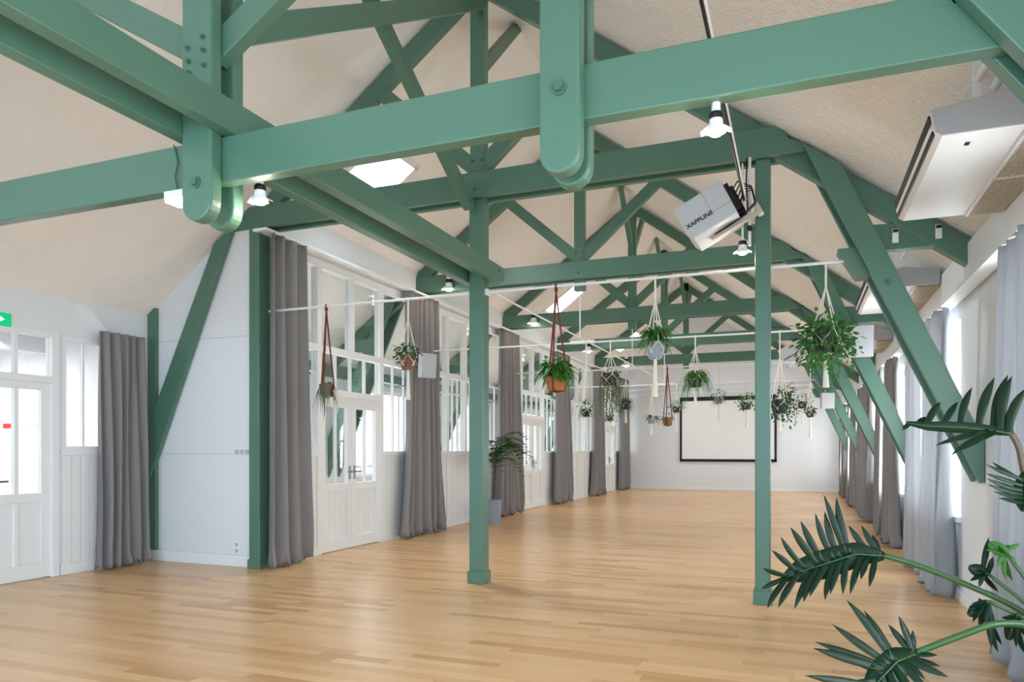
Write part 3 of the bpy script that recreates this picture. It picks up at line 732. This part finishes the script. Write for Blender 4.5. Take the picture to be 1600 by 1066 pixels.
planter('lush green plant in a terracotta pot on long red-brown straps', -2.16, r1, 1.93, 'lush', 'terracotta', .10, .13, 'leather', 0, .25, 'leaf', 3, strap=True, n=60)
planter('spiky bright green plant in a pale pot with long white macrame tail', -1.21, r1, 2.20, 'strap', 'greypot', .085, .15, 'cord', .34, .20, 'leaf', 4, n=130)
planter('large bushy trailing plant in a dark pot beside the grey speaker', .22, r1, 2.20, 'ball', 'darkpot', .11, .19, 'cord', .28, .26, 'leaf', 5, n=90)
planter('arching strap-leaved plant in a dark pot before the screen frame', -1.31, r2, 2.24, 'arch', 'darkpot', .11, .16, 'cord', .30, .28, 'leaf', 6, n=70)
planter('wide dark trailing plant partly behind the slim column', -.22, r2, 1.86, 'ball', 'darkpot', .11, .16, 'cord', .22, .24, 'leafdark', 7, n=40)
planter('grey-green plant trailing long strands near the partition curtains', -2.50, r2, 2.30, 'trail', 'darkpot', .12, .16, 'cord', .25, .34, 'leafgrey', 8, n=60)
planter('small spider plant in a dark pot hung low before the brownish curtain', -2.86, r2, 1.84, 'tuft', 'darkpot', .07, .11, 'cord', .22, .17, 'leaf', 9, n=30)
planter('dark arching plant hanging in front of the corner curtain', -3.07, r3, 2.16, 'arch', 'darkpot', .10, .16, 'cord', .25, .26, 'leafdark', 10, n=40)
planter('tiny dark plant hung below the grey-green trailing one', -4.26, r4, 2.08, 'tuft', 'darkpot', .085, .13, 'cord', .25, .17, 'leafdark', 11, n=24)
planter('loose leafy plant in a grey pot beside the woven basket planter', -3.24, r4, 2.01, 'broad', 'greypot', .10, .14, 'cord', .26, .26, 'leafdark', 12, n=20)
planter('trailing plant in a woven basket on a dark strap', -2.28, r3, 1.84, 'tuft', 'basket', .09, .14, 'leather', 0, .18, 'leafdark', 13, strap=True, n=26)
planter('round-leaved green plant hanging at the corner of the screen frame', -2.66, r4, 2.26, 'bush', 'darkpot', .10, .14, 'cord', .45, .20, 'leaf', 14, n=44)
planter('small dark plant in macrame near the middle of the screen', -1.34, r3, 2.21, 'tuft', 'greypot', .08, .12, 'cord', .30, .19, 'leafdark', 15, n=34)
planter('leafy plant in macrame in front of the screen by the slim column', -.86, r3, 2.10, 'bush', 'darkpot', .09, .13, 'cord', .30, .20, 'leaf', 16, n=50)
planter('compact plant high in macrame below the far projector', -.23, r4, 2.52, 'bush', 'darkpot', .11, .16, 'cord', .3, .21, 'leafdark', 17, n=46)
planter('plant with dark twiggy leaves near the far wall speaker', .10, r4, 2.30, 'bush', 'darkpot', .10, .15, 'cord', .35, .22, 'leafdark', 18, n=50)
planter('small round plant, the one hanging closest to the far wall speaker', .205, r3, 1.93, 'bush', 'darkpot', .07, .10, 'cord', .35, .105, 'leafdark', 19, n=36)

# ------------------------------------------------------------------ floor palm in a grey pot
px_, py_ = -5.02, 11.85
k = thing('potted_palm', 'tall palm in a grey floor pot by the partition', 'potted plant', (px_, py_, 0))
obj('pot', MB().lathe([(.11, 0), (.12, .02), (.14, .40), (.14, .43), (.125, .43), (.12, .38)], (px_, py_, 0), 20), 'greypot', k)
obj('soil', MB().lathe([(.12, .37), (.12, .385)], (px_, py_, 0), 16), 'soil', k)
obj('stem', MB().tube([(px_, py_, .38), (px_ + .02, py_, .8), (px_ + .03, py_, 1.35)], [.022, .018, .014], 8), 'petiole_brown', k)
rn = random.Random(5)
for q in range(26):
    a = rn.uniform(0, 6.28) if q > 12 else rn.uniform(-1.1, .9); l = MB(); L = rn.uniform(.42, .66) * (.45 if math.cos(a) < -.1 else 1); z0 = rn.uniform(1.05, 1.42); dr = rn.uniform(.1, .45)
    path = [Vector((px_ + .03 + math.cos(a) * L * t, py_ + math.sin(a) * L * t, z0 + .55 * math.sin(t * 2.1) * L - dr * t * t)) for t in [j / 12 for j in range(13)]]
    l.tube(path, [.008 - .0005 * j for j in range(13)], 4)
    for j in range(3, 13):
        for s in (-1, 1):
            leaf_oval(l, path[j], Vector((math.cos(a) * .8 - s * math.sin(a), math.sin(a) * .8 + s * math.cos(a), -.15)), (0, 0, 1), .17, .027)
    obj('frond', l, 'leafdark' if q % 3 else 'leaf', k)

# ------------------------------------------------------------------ projection screen
k = thing('projection_screen', 'white projection screen with black border on the far wall', 'screen', (-2.4, YB, .9))
sx0, sx1, sz0, sz1 = -3.66, -.62, .93, 3.07
for (a, b, c, d) in ((sx0, sx1, sz0, sz0 + .09), (sx0, sx1, sz1 - .13, sz1), (sx0, sx0 + .07, sz0, sz1), (sx1 - .07, sx1, sz0, sz1)):
    obj('border', MB().box(a, b, YB - .07, YB - .055, c, d), 'black', k)
obj('cloth', MB().box(sx0 + .02, sx1 - .02, YB - .06, YB - .001, sz0 + .02, sz1 - .02), 'screen', k)

# ------------------------------------------------------------------ ceiling air conditioners
def aircon(yc, label):
    L = .70; z0, zt = 2.82, 2.955; xa, xb = .62, 1.205
    k = thing('air_conditioner', label, 'air conditioner', ((xa + xb) / 2, yc, z0), group='ceiling air conditioners')
    prof = [(xa, z0 + .02), (xa + .03, z0), (xb, z0 + .0), (xb, zt + .0), (xa + .30, zt + .045), (xa - .02, z0 + .13)]
    obj('body', MB().prism(prof, yc - L, yc + L), 'appliance', k, bevel=.008)
    obj('end_cap', MB().prism([(p[0], p[1]) for p in prof], yc - L - .012, yc - L), 'speaker', k, bevel=.004)
    obj('outlet_slot', MB().prism([(xa - .010, z0 + .118), (xa - .002, z0 + .082), (xa - .014, z0 + .080), (xa - .026, z0 + .118)], yc - L + .03, yc + L - .03), 'black', k)
    obj('outlet_slot', MB().prism([(xa + .0, z0 + .042), (xa + .006, z0 + .02), (xa - .005, z0 + .016), (xa - .011, z0 + .04)], yc - L + .03, yc + L - .03), 'black', k)
    obj('louver', MB().prism([(xa - .012, z0 + .066), (xa + .001, z0 + .036), (xa - .005, z0 + .034), (xa - .018, z0 + .064)], yc - L + .05, yc + L - .04), 'white', k)
    gr = obj('intake_grille', MB().box(xb - .19, xb - .005, yc - L + .03, yc + L - .03, z0 - .006, z0 - .001), 'basket', k)
    for q in range(15):
        xx = xb - .185 + q * .0125
        obj('slat', MB().box(xx, xx + .0075, yc - L + .03, yc + L - .03, z0 - .014, z0 - .006), 'louver', gr)
    obj('grille_frame', MB().box(xb - .20, xb, yc - .01, yc + .01, z0 - .016, z0 - .006).box(xb - .205, xb - .19, yc - L + .02, yc + L - .02, z0 - .016, z0), 'appliance', gr)
    obj('indicator', MB().box(xa + .15, xa + .17, yc - L + .12, yc - L + .16, z0 - .003, z0 + .001), 'black', k)
    for dy in (-.5, .5):
        obj('suspension_strap', MB().box(xa + .2, xa + .23, yc + dy, yc + dy + .03, zt - .02, ceil_z(xa + .215)), 'white', k)
    return k
aircon(4.72, 'white ceiling air conditioner above the large philodendron')
aircon(TY[0] + 1.75, 'white ceiling air conditioner past the columned truss')
aircon(TY[1] + 1.75, 'white ceiling air conditioner behind the grey square speaker')
for i, t in enumerate((TY[0], TY[1])):
    k = thing('pipe_run', ['pair of white pipes ahead of the air conditioner over the philodendron', 'pair of white pipes between the columned truss and the next air conditioner'][i], 'pipe', (1.0, t - 2.6, 3.0))
    for dx in (0, .07):
        x = .83 + dx
        obj('pipe', MB().tube([(x, t - 3.4, ceil_z(x) - .12), (x, t - 2.35, ceil_z(x) - .12)] if i == 0 else [(x, t - 3.3, ceil_z(x) - .12), (x, t - 2.52, ceil_z(x) - .12)], .02, 10), 'white', k)
for xx, lab in ((.72, 'farther from'), (1.02, 'against')):
    k = thing('clip_bracket', 'small white clip on the green wall tie, %s the window ledge' % lab, 'bracket', (xx, TY[0] - .05, 2.95), group='clips on the wall tie')
    obj('plate', MB().box(xx - .022, xx + .022, TY[0] - .062, TY[0] - .05, 2.95, 3.06), 'white', k)
    obj('hook', MB().box(xx - .018, xx + .018, TY[0] - .085, TY[0] - .062, 3.03, 3.05), 'black', k)

# ------------------------------------------------------------------ loudspeakers
def speaker(label, x, y, z, w_, h_, d_, rz, back):
    k = thing('loudspeaker', label, 'speaker', (x, y, z)); k.rotation_euler = (R(4), 0, rz)
    obj('cabinet', MB().box(-w_ / 2, w_ / 2, 0, d_, -h_ / 2, h_ / 2), 'speaker', k, local=True, bevel=.008)
    obj('grille', MB().box(-w_ / 2 + .008, w_ / 2 - .008, -.008, 0, -h_ / 2 + .008, h_ / 2 - .008), 'speaker', k, local=True, bevel=.003)
    obj('bracket', MB().box(-.03, .03, d_, d_ + back, -.04, .04), 'white', k, local=True)
    obj('badge', MB().box(-w_ / 2 + .012, -w_ / 2 + .03, -.0095, -.008, -h_ / 2 + .03, -h_ / 2 + .045), 'metal', k, local=True)
speaker('grey square loudspeaker on the slanting strut beside the bushy planter', .70, TY[1] - .42, 2.62, .30, .38, .18, R(8), .1)
speaker('small grey loudspeaker on the last slanting strut near the screen wall', .60, TY[3] - .40, 2.36, .26, .34, .16, R(8), .1)
speaker('pale loudspeaker in front of the partition curtain by the macrame planter', -5.06, 9.50, 2.55, .26, .36, .10, R(62), .16)

# ------------------------------------------------------------------ projectors
def projector(label, x, y, z, s, cable=True):
    k = thing('projector', label, 'projector', (x, y, z)); k.rotation_euler = (R(-10), R(-26), R(-4)); k.scale = (s, s, s)
    A, B, D = .20, .16, .10
    b_ = obj('body', MB().prism([(-A, -B * .62), (-A + .03, -B), (A, -B), (A, B), (-A, B)], -D, D * 1.6), 'projector', k, local=True, bevel=.01)
    obj('seam', MB().box(.035, .038, -D - .001, -D + .001, -.045, B - .004).box(.037, A, -D - .001, -D + .001, -.048, -.045), 'metal', b_, local=True)
    tcu = bpy.data.curves.new('lettering', 'FONT'); tcu.body = 'XAPPLINE'; tcu.size = .05; tcu.extrude = .0008; tcu.offset = .0012; tcu.align_x = 'CENTER'
    to = bpy.data.objects.new('tmp', tcu); COL.objects.link(to)
    dg = bpy.context.evaluated_depsgraph_get(); me = bpy.data.meshes.new_from_object(to.evaluated_get(dg))
    bpy.data.objects.remove(to)
    me.materials.append(M['black']); o = bpy.data.objects.new('lettering', me); COL.objects.link(o); o.parent = b_
    o.location = (-.065, -D - .0015, -.062); o.rotation_euler = (R(90), 0, 0)
    bk = MB()
    for q in range(6): bk.box(A, A + .035 + .012 * (q % 3), -D + .02 + q * .036, -D + .045 + q * .036, -.12 + .02 * (q % 2), .12 - .03 * (q % 2))
    obj('connector_panel', bk, 'black', k, local=True)
    obj('mount_rail', MB().box(-.06, A + .16, D * .2, D * .5, -B - .035, -B - .01).box(A + .12, A + .16, D * .1, D * .6, -B - .05, -B + .05), 'louver', k, local=True)
    obj('lens', MB().tube([(-A + .08, D * 1.6, .03), (-A + .08, D * 1.6 + .05, .03)], .05, 16), 'black', k, local=True)
    if cable:
        for q in range(4):
            obj('cable', MB().tube([(A + .03, -.06 + .03 * q, .04 - .03 * q), (A + .10, -.08 + .03 * q, .08 - .02 * q), (A + .17, -.05 + .02 * q, .0), (A + .14, -.02 + .01 * q, -.12), (A + .02, 0, -.16), (-.02 + .03 * q, -.02, -.18)], .006, 6), 'black', k, local=True)
    return k
projector('grey ceiling projector hanging beside the slim green column', -.71, TY[0] - .16, 3.30, 1.08)
projector('pale ceiling projector mounted near the far end of the hall', -.08, TY[3] - .1, 3.42, 1.3)
k = thing('projector_mount', 'white suspension tube and bracket of the ceiling projector', 'bracket', (-.38, TY[0] - .1, 3.2))
obj('tube', MB().tube([(-.375, TY[0] - .13, 3.76), (-.375, TY[0] - .13, 3.02)], .012, 8), 'white', k)
obj('cable', MB().tube([(-.395, TY[0] - .16, 3.75), (-.40, TY[0] - .17, 3.55), (-.39, TY[0] - .16, 3.3)], .007, 6), 'black', k)
obj('clamp', MB().tube([(-.375, TY[0] - .17, 3.16), (-.375, TY[0] - .10, 3.16)], .022, 12), 'black', k)
k = thing('cable_duct', 'dark cable with white edging running overhead to the projector', 'cable', (-.42, 4.6, 3.3))
obj('cable', MB().tube([(-.40, 1.6, 3.30), (-.42, TY[0] - .16, 3.40)], .009, 6), 'black', k)
obj('casing', MB().tube([(-.383, 1.6, 3.30), (-.403, TY[0] - .16, 3.40)], .007, 6), 'white', k)

# ------------------------------------------------------------------ lamps on the beams
def spot(label, x, y, z, dirx, power=2.5, s=1.0, stem=.1):
    k = thing('spot_lamp', label, 'spotlight', (x, y, z), group='white beam spotlights')
    obj('stem', MB().lathe([(.022 * s if stem < .3 else .009, 0), (.022 * s if stem < .3 else .009, stem)], (x, y, z + .05 * s), 12), 'white', k)
    obj('collar', MB().lathe([(.034 * s, 0), (.036 * s, .02 * s), (.03 * s, .035 * s)], (x, y, z + .03 * s), 14), 'black', k)
    obj('head', MB().lathe([(.032 * s, .03 * s), (.036 * s, 0), (.05 * s, -.03 * s), (.05 * s, -.035 * s), (.034 * s, -.02 * s)], (x, y, z), 16), 'white', k)
    for sg in (-1, 1):
        obj('flap', MB().add([(x + sg * .03 * s, y - .035 * s, z - .01 * s), (x + sg * .03 * s, y + .035 * s, z - .01 * s), (x + sg * .075 * s, y + .026 * s, z - .035 * s), (x + sg * .075 * s, y - .026 * s, z - .035 * s)], [(0, 1, 2, 3)]), 'white', k, solid=.004)
    obj('bulb', MB().lathe([(.006 * s, -.03 * s), (.03 * s, -.03 * s), (.028 * s, -.05 * s), (.004 * s, -.055 * s)], (x, y, z), 12), 'lamp', k)
    d = bpy.data.lights.new('spot_glow', 'POINT'); d.energy = power; d.color = (1, .86, .70); d.shadow_soft_size = .05
    o = bpy.data.objects.new('spot_glow', d); COL.objects.link(o); o.parent = k; o.location = (0, 0, -.10 * s)
spot('white spotlight under the low tie beam beside the dark cable', -.31, T1Y + .02, 2.625, 1, stem=.06, s=.8)
spot('white spotlight below the projector on the slim column truss', -.44, TY[0] - .02, 3.03, 1, stem=.68, s=1.0)
spot('white spotlight under the low tie beam behind the middle hanging post', -2.71, T1Y + .12, 2.68, 1, stem=.03, s=.9)
spot('white spotlight on the speaker-carrying truss near the partition', -4.93, TY[1] - .19, 3.80, 1, stem=.12, s=1.5)
spot('white spotlight on the third truss near the partition', -4.84, TY[2] - .19, 3.86, 1, stem=.2, s=1.7)
spot('white spotlight on the fourth truss near the partition', -4.72, TY[3] - .19, 3.76, 1, stem=.15, s=1.8)
spot('white spotlight on the last truss near the partition', -4.58, TY[4] - .19, 3.80, 1, stem=.2, s=1.9)
k = thing('panel_lamp', 'flat white lamp with cable under the low tie beam', 'lamp', (-3.14, T1Y - .02, 2.68))
obj('housing', MB().box(-3.22, -3.03, T1Y - .05, T1Y + .06, 2.672, 2.714), 'white', k, bevel=.004)
obj('diffuser', MB().box(-3.215, -3.035, T1Y - .045, T1Y + .055, 2.655, 2.672), 'panel', k)
obj('cable', MB().tube([(-3.125, T1Y - .046, 2.71), (-3.14, T1Y - .05, 2.78), (-3.12, T1Y - .048, 2.86), (-3.15, T1Y - .046, 2.96)], .004, 5), 'bolt', k)

# ------------------------------------------------------------------ philodendron in the foreground
k = thing('philodendron', 'large dark green split-leaf philodendron by the window wall', 'potted plant', (.98, 2.62, 0))
obj('pot', MB().lathe([(.17, 0), (.19, .02), (.22, .36), (.22, .40), (.20, .40), (.19, .35)], (.98, 2.62, 0), 28), 'greypot', k)
obj('soil', MB().lathe([(.19, .34), (.19, .355)], (.98, 2.62, 0), 20), 'soil', k)
def bez(p0, p1, p2, n):
    return [p0 * (1 - t) ** 2 + p1 * 2 * t * (1 - t) + p2 * t * t for t in [i / n for i in range(n + 1)]]
def philo_leaf(midpx, lobes, depth, blade=.022, lobe_w=.021, petiole=None, m='philo', seed=0):
    """midpx: pixels of the midrib base..tip, depth: distance at base and tip; lobes: (position on midrib, tip px, distance change, bend)"""
    rn = random.Random(seed)
    n = 24; N = len(midpx) - 1
    def mp(t):
        q = min(int(t * N), N - 1); u = t * N - q
        x = midpx[q][0] * (1 - u) + midpx[q + 1][0] * u; y = midpx[q][1] * (1 - u) + midpx[q + 1][1] * u
        return pix(x, y, depth[0] * (1 - t) + depth[1] * t)
    mid = [mp(i / n) for i in range(n + 1)]
    axis = (mid[-1] - mid[0]).normalized()
    tips = []
    mb = MB()
    view = (sum(mid, Vector()) / len(mid) - Vector((0, 0, CAM_H))).normalized()
    nrm = (axis.cross(Vector((0, 0, 1)).cross(axis))).normalized()
    def strip(path, ws, nn):
        v = []
        for i, p in enumerate(path):
            d = (path[min(i + 1, len(path) - 1)] - path[max(i - 1, 0)]).normalized()
            s = d.cross(nn)
            if s.length < 1e-4: s = d.cross(view)
            s.normalize(); u = s.cross(d)
            v += [p + s * ws[i] + u * ws[i] * .22, p - u * ws[i] * .08, p - s * ws[i] + u * ws[i] * .22]
        mb.add(v, [(i * 3 + q, i * 3 + q + 1, i * 3 + q + 4, i * 3 + q + 3) for i in range(len(path) - 1) for q in (0, 1)])
    for (t, tip, dd, bend) in lobes:
        p0 = mp(t); b = depth[0] * (1 - t) + depth[1] * t
        p2 = pix(tip[0], tip[1], b + dd); L = (p2 - p0).length
        side = (p2 - p0).normalized()
        nn = axis.cross(side)
        if nn.length < .2: nn = -view
        nn.normalize()
        nn = (nn * (1 if nn.dot(view) < 0 else -1) * .75 - view * .5).normalized()
        c = (p0 + p2) / 2 + axis * (bend + rn.uniform(-.05, .07)) * L + nn * .04 * L
        path = bez(p0, c, p2, 10)
        prof = [.8, .74, .78, .88, .97, 1.0, .97, .86, .66, .38, .03]
        wv = lobe_w * min(1, .55 + L * 2.2) * rn.uniform(.88, 1.1)
        strip(path, [wv * a for a in prof], nn)
    nb = -view
    strip(mid, [blade * math.sin(math.pi * min(1, .06 + .9 * i / n)) ** .8 + .002 for i in range(n + 1)], nb)
    lf = obj('leaf', mb, m, k, smooth=True, solid=.0012)
    rb = MB().tube([p - view * .004 for p in mid], [.0045 * (1 - .7 * i / n) for i in range(n + 1)], 5)
    obj('midrib', rb, 'petiole', lf, smooth=True)
    if petiole:
        pm, pmat, rad = petiole
        pts = [pix(*q) for q in pm]; path = []
        for i in range(len(pts) - 1):
            a, b = pts[i], pts[i + 1]; pa = pts[max(i - 1, 0)]; pb = pts[min(i + 2, len(pts) - 1)]
            for j in range(6):
                t = j / 6
                path.append(.5 * ((2 * a) + (b - pa) * t + (2 * pa - 5 * a + 4 * b - pb) * t * t + (3 * a - pa - 3 * b + pb) * t ** 3))
        path.append(pts[-1])
        obj('petiole', MB().tube(path, rad, 8), pmat, k, smooth=True)
ROOT = (1735, 1120, 2.28)
# big leaf reaching across the slim column
philo_leaf([(1381, 869), (1337, 866), (1287, 882), (1251, 893), (1225, 904)],
           [(0.03, (1363, 836), 0.0491, .03), (0.02, (1346, 821), 0.0494, .03), (0.12, (1326, 821), 0.0464, .03), (0.295, (1307, 778), 0.04115, .03), (0.325, (1287, 773), 0.04025, .03), (0.375, (1288.7, 799), 0.03875, .03), (0.42, (1274, 802), 0.0374, .03), (0.5, (1251, 814), 0.035, .03), (0.56, (1235, 824), 0.0332, .03), (0.69, (1220, 839), 0.0293, .03), (0.79, (1206, 860), 0.0263, .03), (0.93, (1192, 888), 0.0221, .03), (1, (1189, 921), 0.02, .03),
            (0.07, (1358, 918), -0.0686, .03), (0.13, (1345, 906), -0.0674, .03), (0.2, (1328, 929), -0.066, .03), (0.325, (1317, 929), -0.0635, .03), (0.36, (1297, 929), -0.0628, .03), (0.395, (1289, 938), -0.0621, .03), (0.465, (1265, 933), -0.0607, .03), (0.55, (1256, 941), -0.059, .03), (0.63, (1241, 952), -0.0574, .03), (0.75, (1216, 950), -0.055, .03), (0.92, (1199, 951), -0.0516, .03)],
           (2.62, 2.74), blade=.05, lobe_w=.0135, petiole=([(1380, 868, 2.62), (1440, 886, 2.58), (1520, 918, 2.5), (1600, 958, 2.42), (1680, 1030, 2.33), ROOT], 'petiole', .0105), seed=1)
# upper leaf with upright lobes
philo_leaf([(1580, 678), (1545, 672), (1500, 668), (1450, 666), (1416, 661)],
           [(.02, (1606, 605), .02, .1), (.08, (1597, 614), .05, .1), (.12, (1581, 588), .04, .05), (.20, (1575, 586), .07, .05), (.34, (1554, 590), .05, .05), (.50, (1519, 605), .05, .06), (.63, (1497, 628), .04, .06),
            (.76, (1470, 628), .03, .05), (.88, (1450, 652), .02, .02), (.96, (1411, 672), -.02, .0), (.22, (1462, 696), -.10, .02), (.14, (1487, 711), -.12, .03)],
           (2.25, 2.42), blade=.016, lobe_w=.0140, petiole=([(1580, 678, 2.25), (1592, 700, 2.24), (1600, 740, 2.24), (1625, 860, 2.25), (1690, 1000, 2.27), ROOT], 'petiole_brown', .009), seed=2)
# lower leaf near the bottom edge
philo_leaf([(1432, 1022), (1402, 1034), (1375, 1062), (1350, 1100)],
           [(0.05, (1404, 963), 0.05, 0), (0.08, (1388, 976), 0.06, 0), (0.05, (1426, 985), 0.04, 0), (0.38, (1323, 938), 0.1, 0), (0.36, (1350, 954), 0.1, 0), (0.33, (1369, 980), 0.08, 0), (0.42, (1301, 976), 0.08, 0), (0.46, (1274, 1003), 0.06, 0), (0.5, (1271, 1013), 0.04, 0), (0.55, (1329, 1032), 0.03, 0), (0.75, (1258, 1056), 0, 0), (0.65, (1262, 1085), -0.02, 0), (0.06, (1465, 1024), -0.03, 0), (0.14, (1469, 1041), -0.05, 0), (0.22, (1482, 1058), -0.06, 0), (0.3, (1455, 1085), -0.08, 0), (0.4, (1430, 1090), -0.08, 0), (0.5, (1405, 1100), -0.08, 0), (0.85, (1290, 1110), -0.02, 0), (0.25, (1446, 1062), -0.06, 0)],
           (2.30, 2.22), blade=.045, lobe_w=.0135, petiole=([(1432, 1020, 2.30), (1500, 994, 2.27), (1560, 975, 2.25), (1625, 985, 2.24), (1680, 1040, 2.25), ROOT], 'petiole', .011), seed=3)
# side leaf at the right edge
philo_leaf([(1604, 738), (1602, 770), (1600, 800)],
           [(.2, (1541, 726), .03, .1), (.25, (1550, 722), .05, .1), (.35, (1541, 740), .02, .08), (.45, (1542, 748), .01, .06), (.55, (1543, 757), .0, .05), (.65, (1553, 768), -.02, .05), (.8, (1560, 778), -.03, .03), (.4, (1640, 750), 0, 0), (.6, (1640, 780), 0, 0)],
           (2.2, 2.15), blade=.03, lobe_w=.009, petiole=([(1604, 738, 2.2), (1640, 800, 2.2), (1690, 960, 2.25), ROOT], 'petiole_brown', .008), seed=4)
# smaller young leaves between the stems
def young(c, tips, b, stem_to, s=5, mm='leaf'):
    philo_leaf([c, ((c[0] + tips[0][0]) / 2, (c[1] + tips[0][1]) / 2), tips[0]], [(.02 + .45 * (i % 3) / 3, t, .02 * ((i % 3) - 1), .05) for i, t in enumerate(tips[1:])], (b, b + .04), blade=.02, lobe_w=.012,
               petiole=([(c[0], c[1], b), stem_to, ROOT], 'petiole', .006), m=mm, seed=s)
young((1575, 868), [(1545, 848), (1541, 860), (1560, 885), (1582, 908), (1588, 880), (1594, 850), (1578, 852), (1560, 852), (1571, 905)], 2.42, (1640, 960, 2.35), 11)
young((1545, 898), [(1513, 886), (1516, 908), (1530, 918), (1545, 840), (1552, 870), (1548, 886), (1560, 925), (1522, 892)], 2.46, (1640, 980, 2.35), 12, 'philo')
young((1545, 940), [(1513, 962), (1514, 948), (1520, 972), (1532, 985), (1549, 1012), (1560, 1020), (1566, 1008), (1555, 990), (1518, 955), (1530, 935), (1540, 978)], 2.40, (1650, 1000, 2.32), 13, 'philo')
young((1590, 960), [(1575, 1000), (1588, 1012), (1596, 990), (1600, 1020), (1565, 965), (1610, 1000)], 2.36, (1660, 1010, 2.3), 14, 'philo')
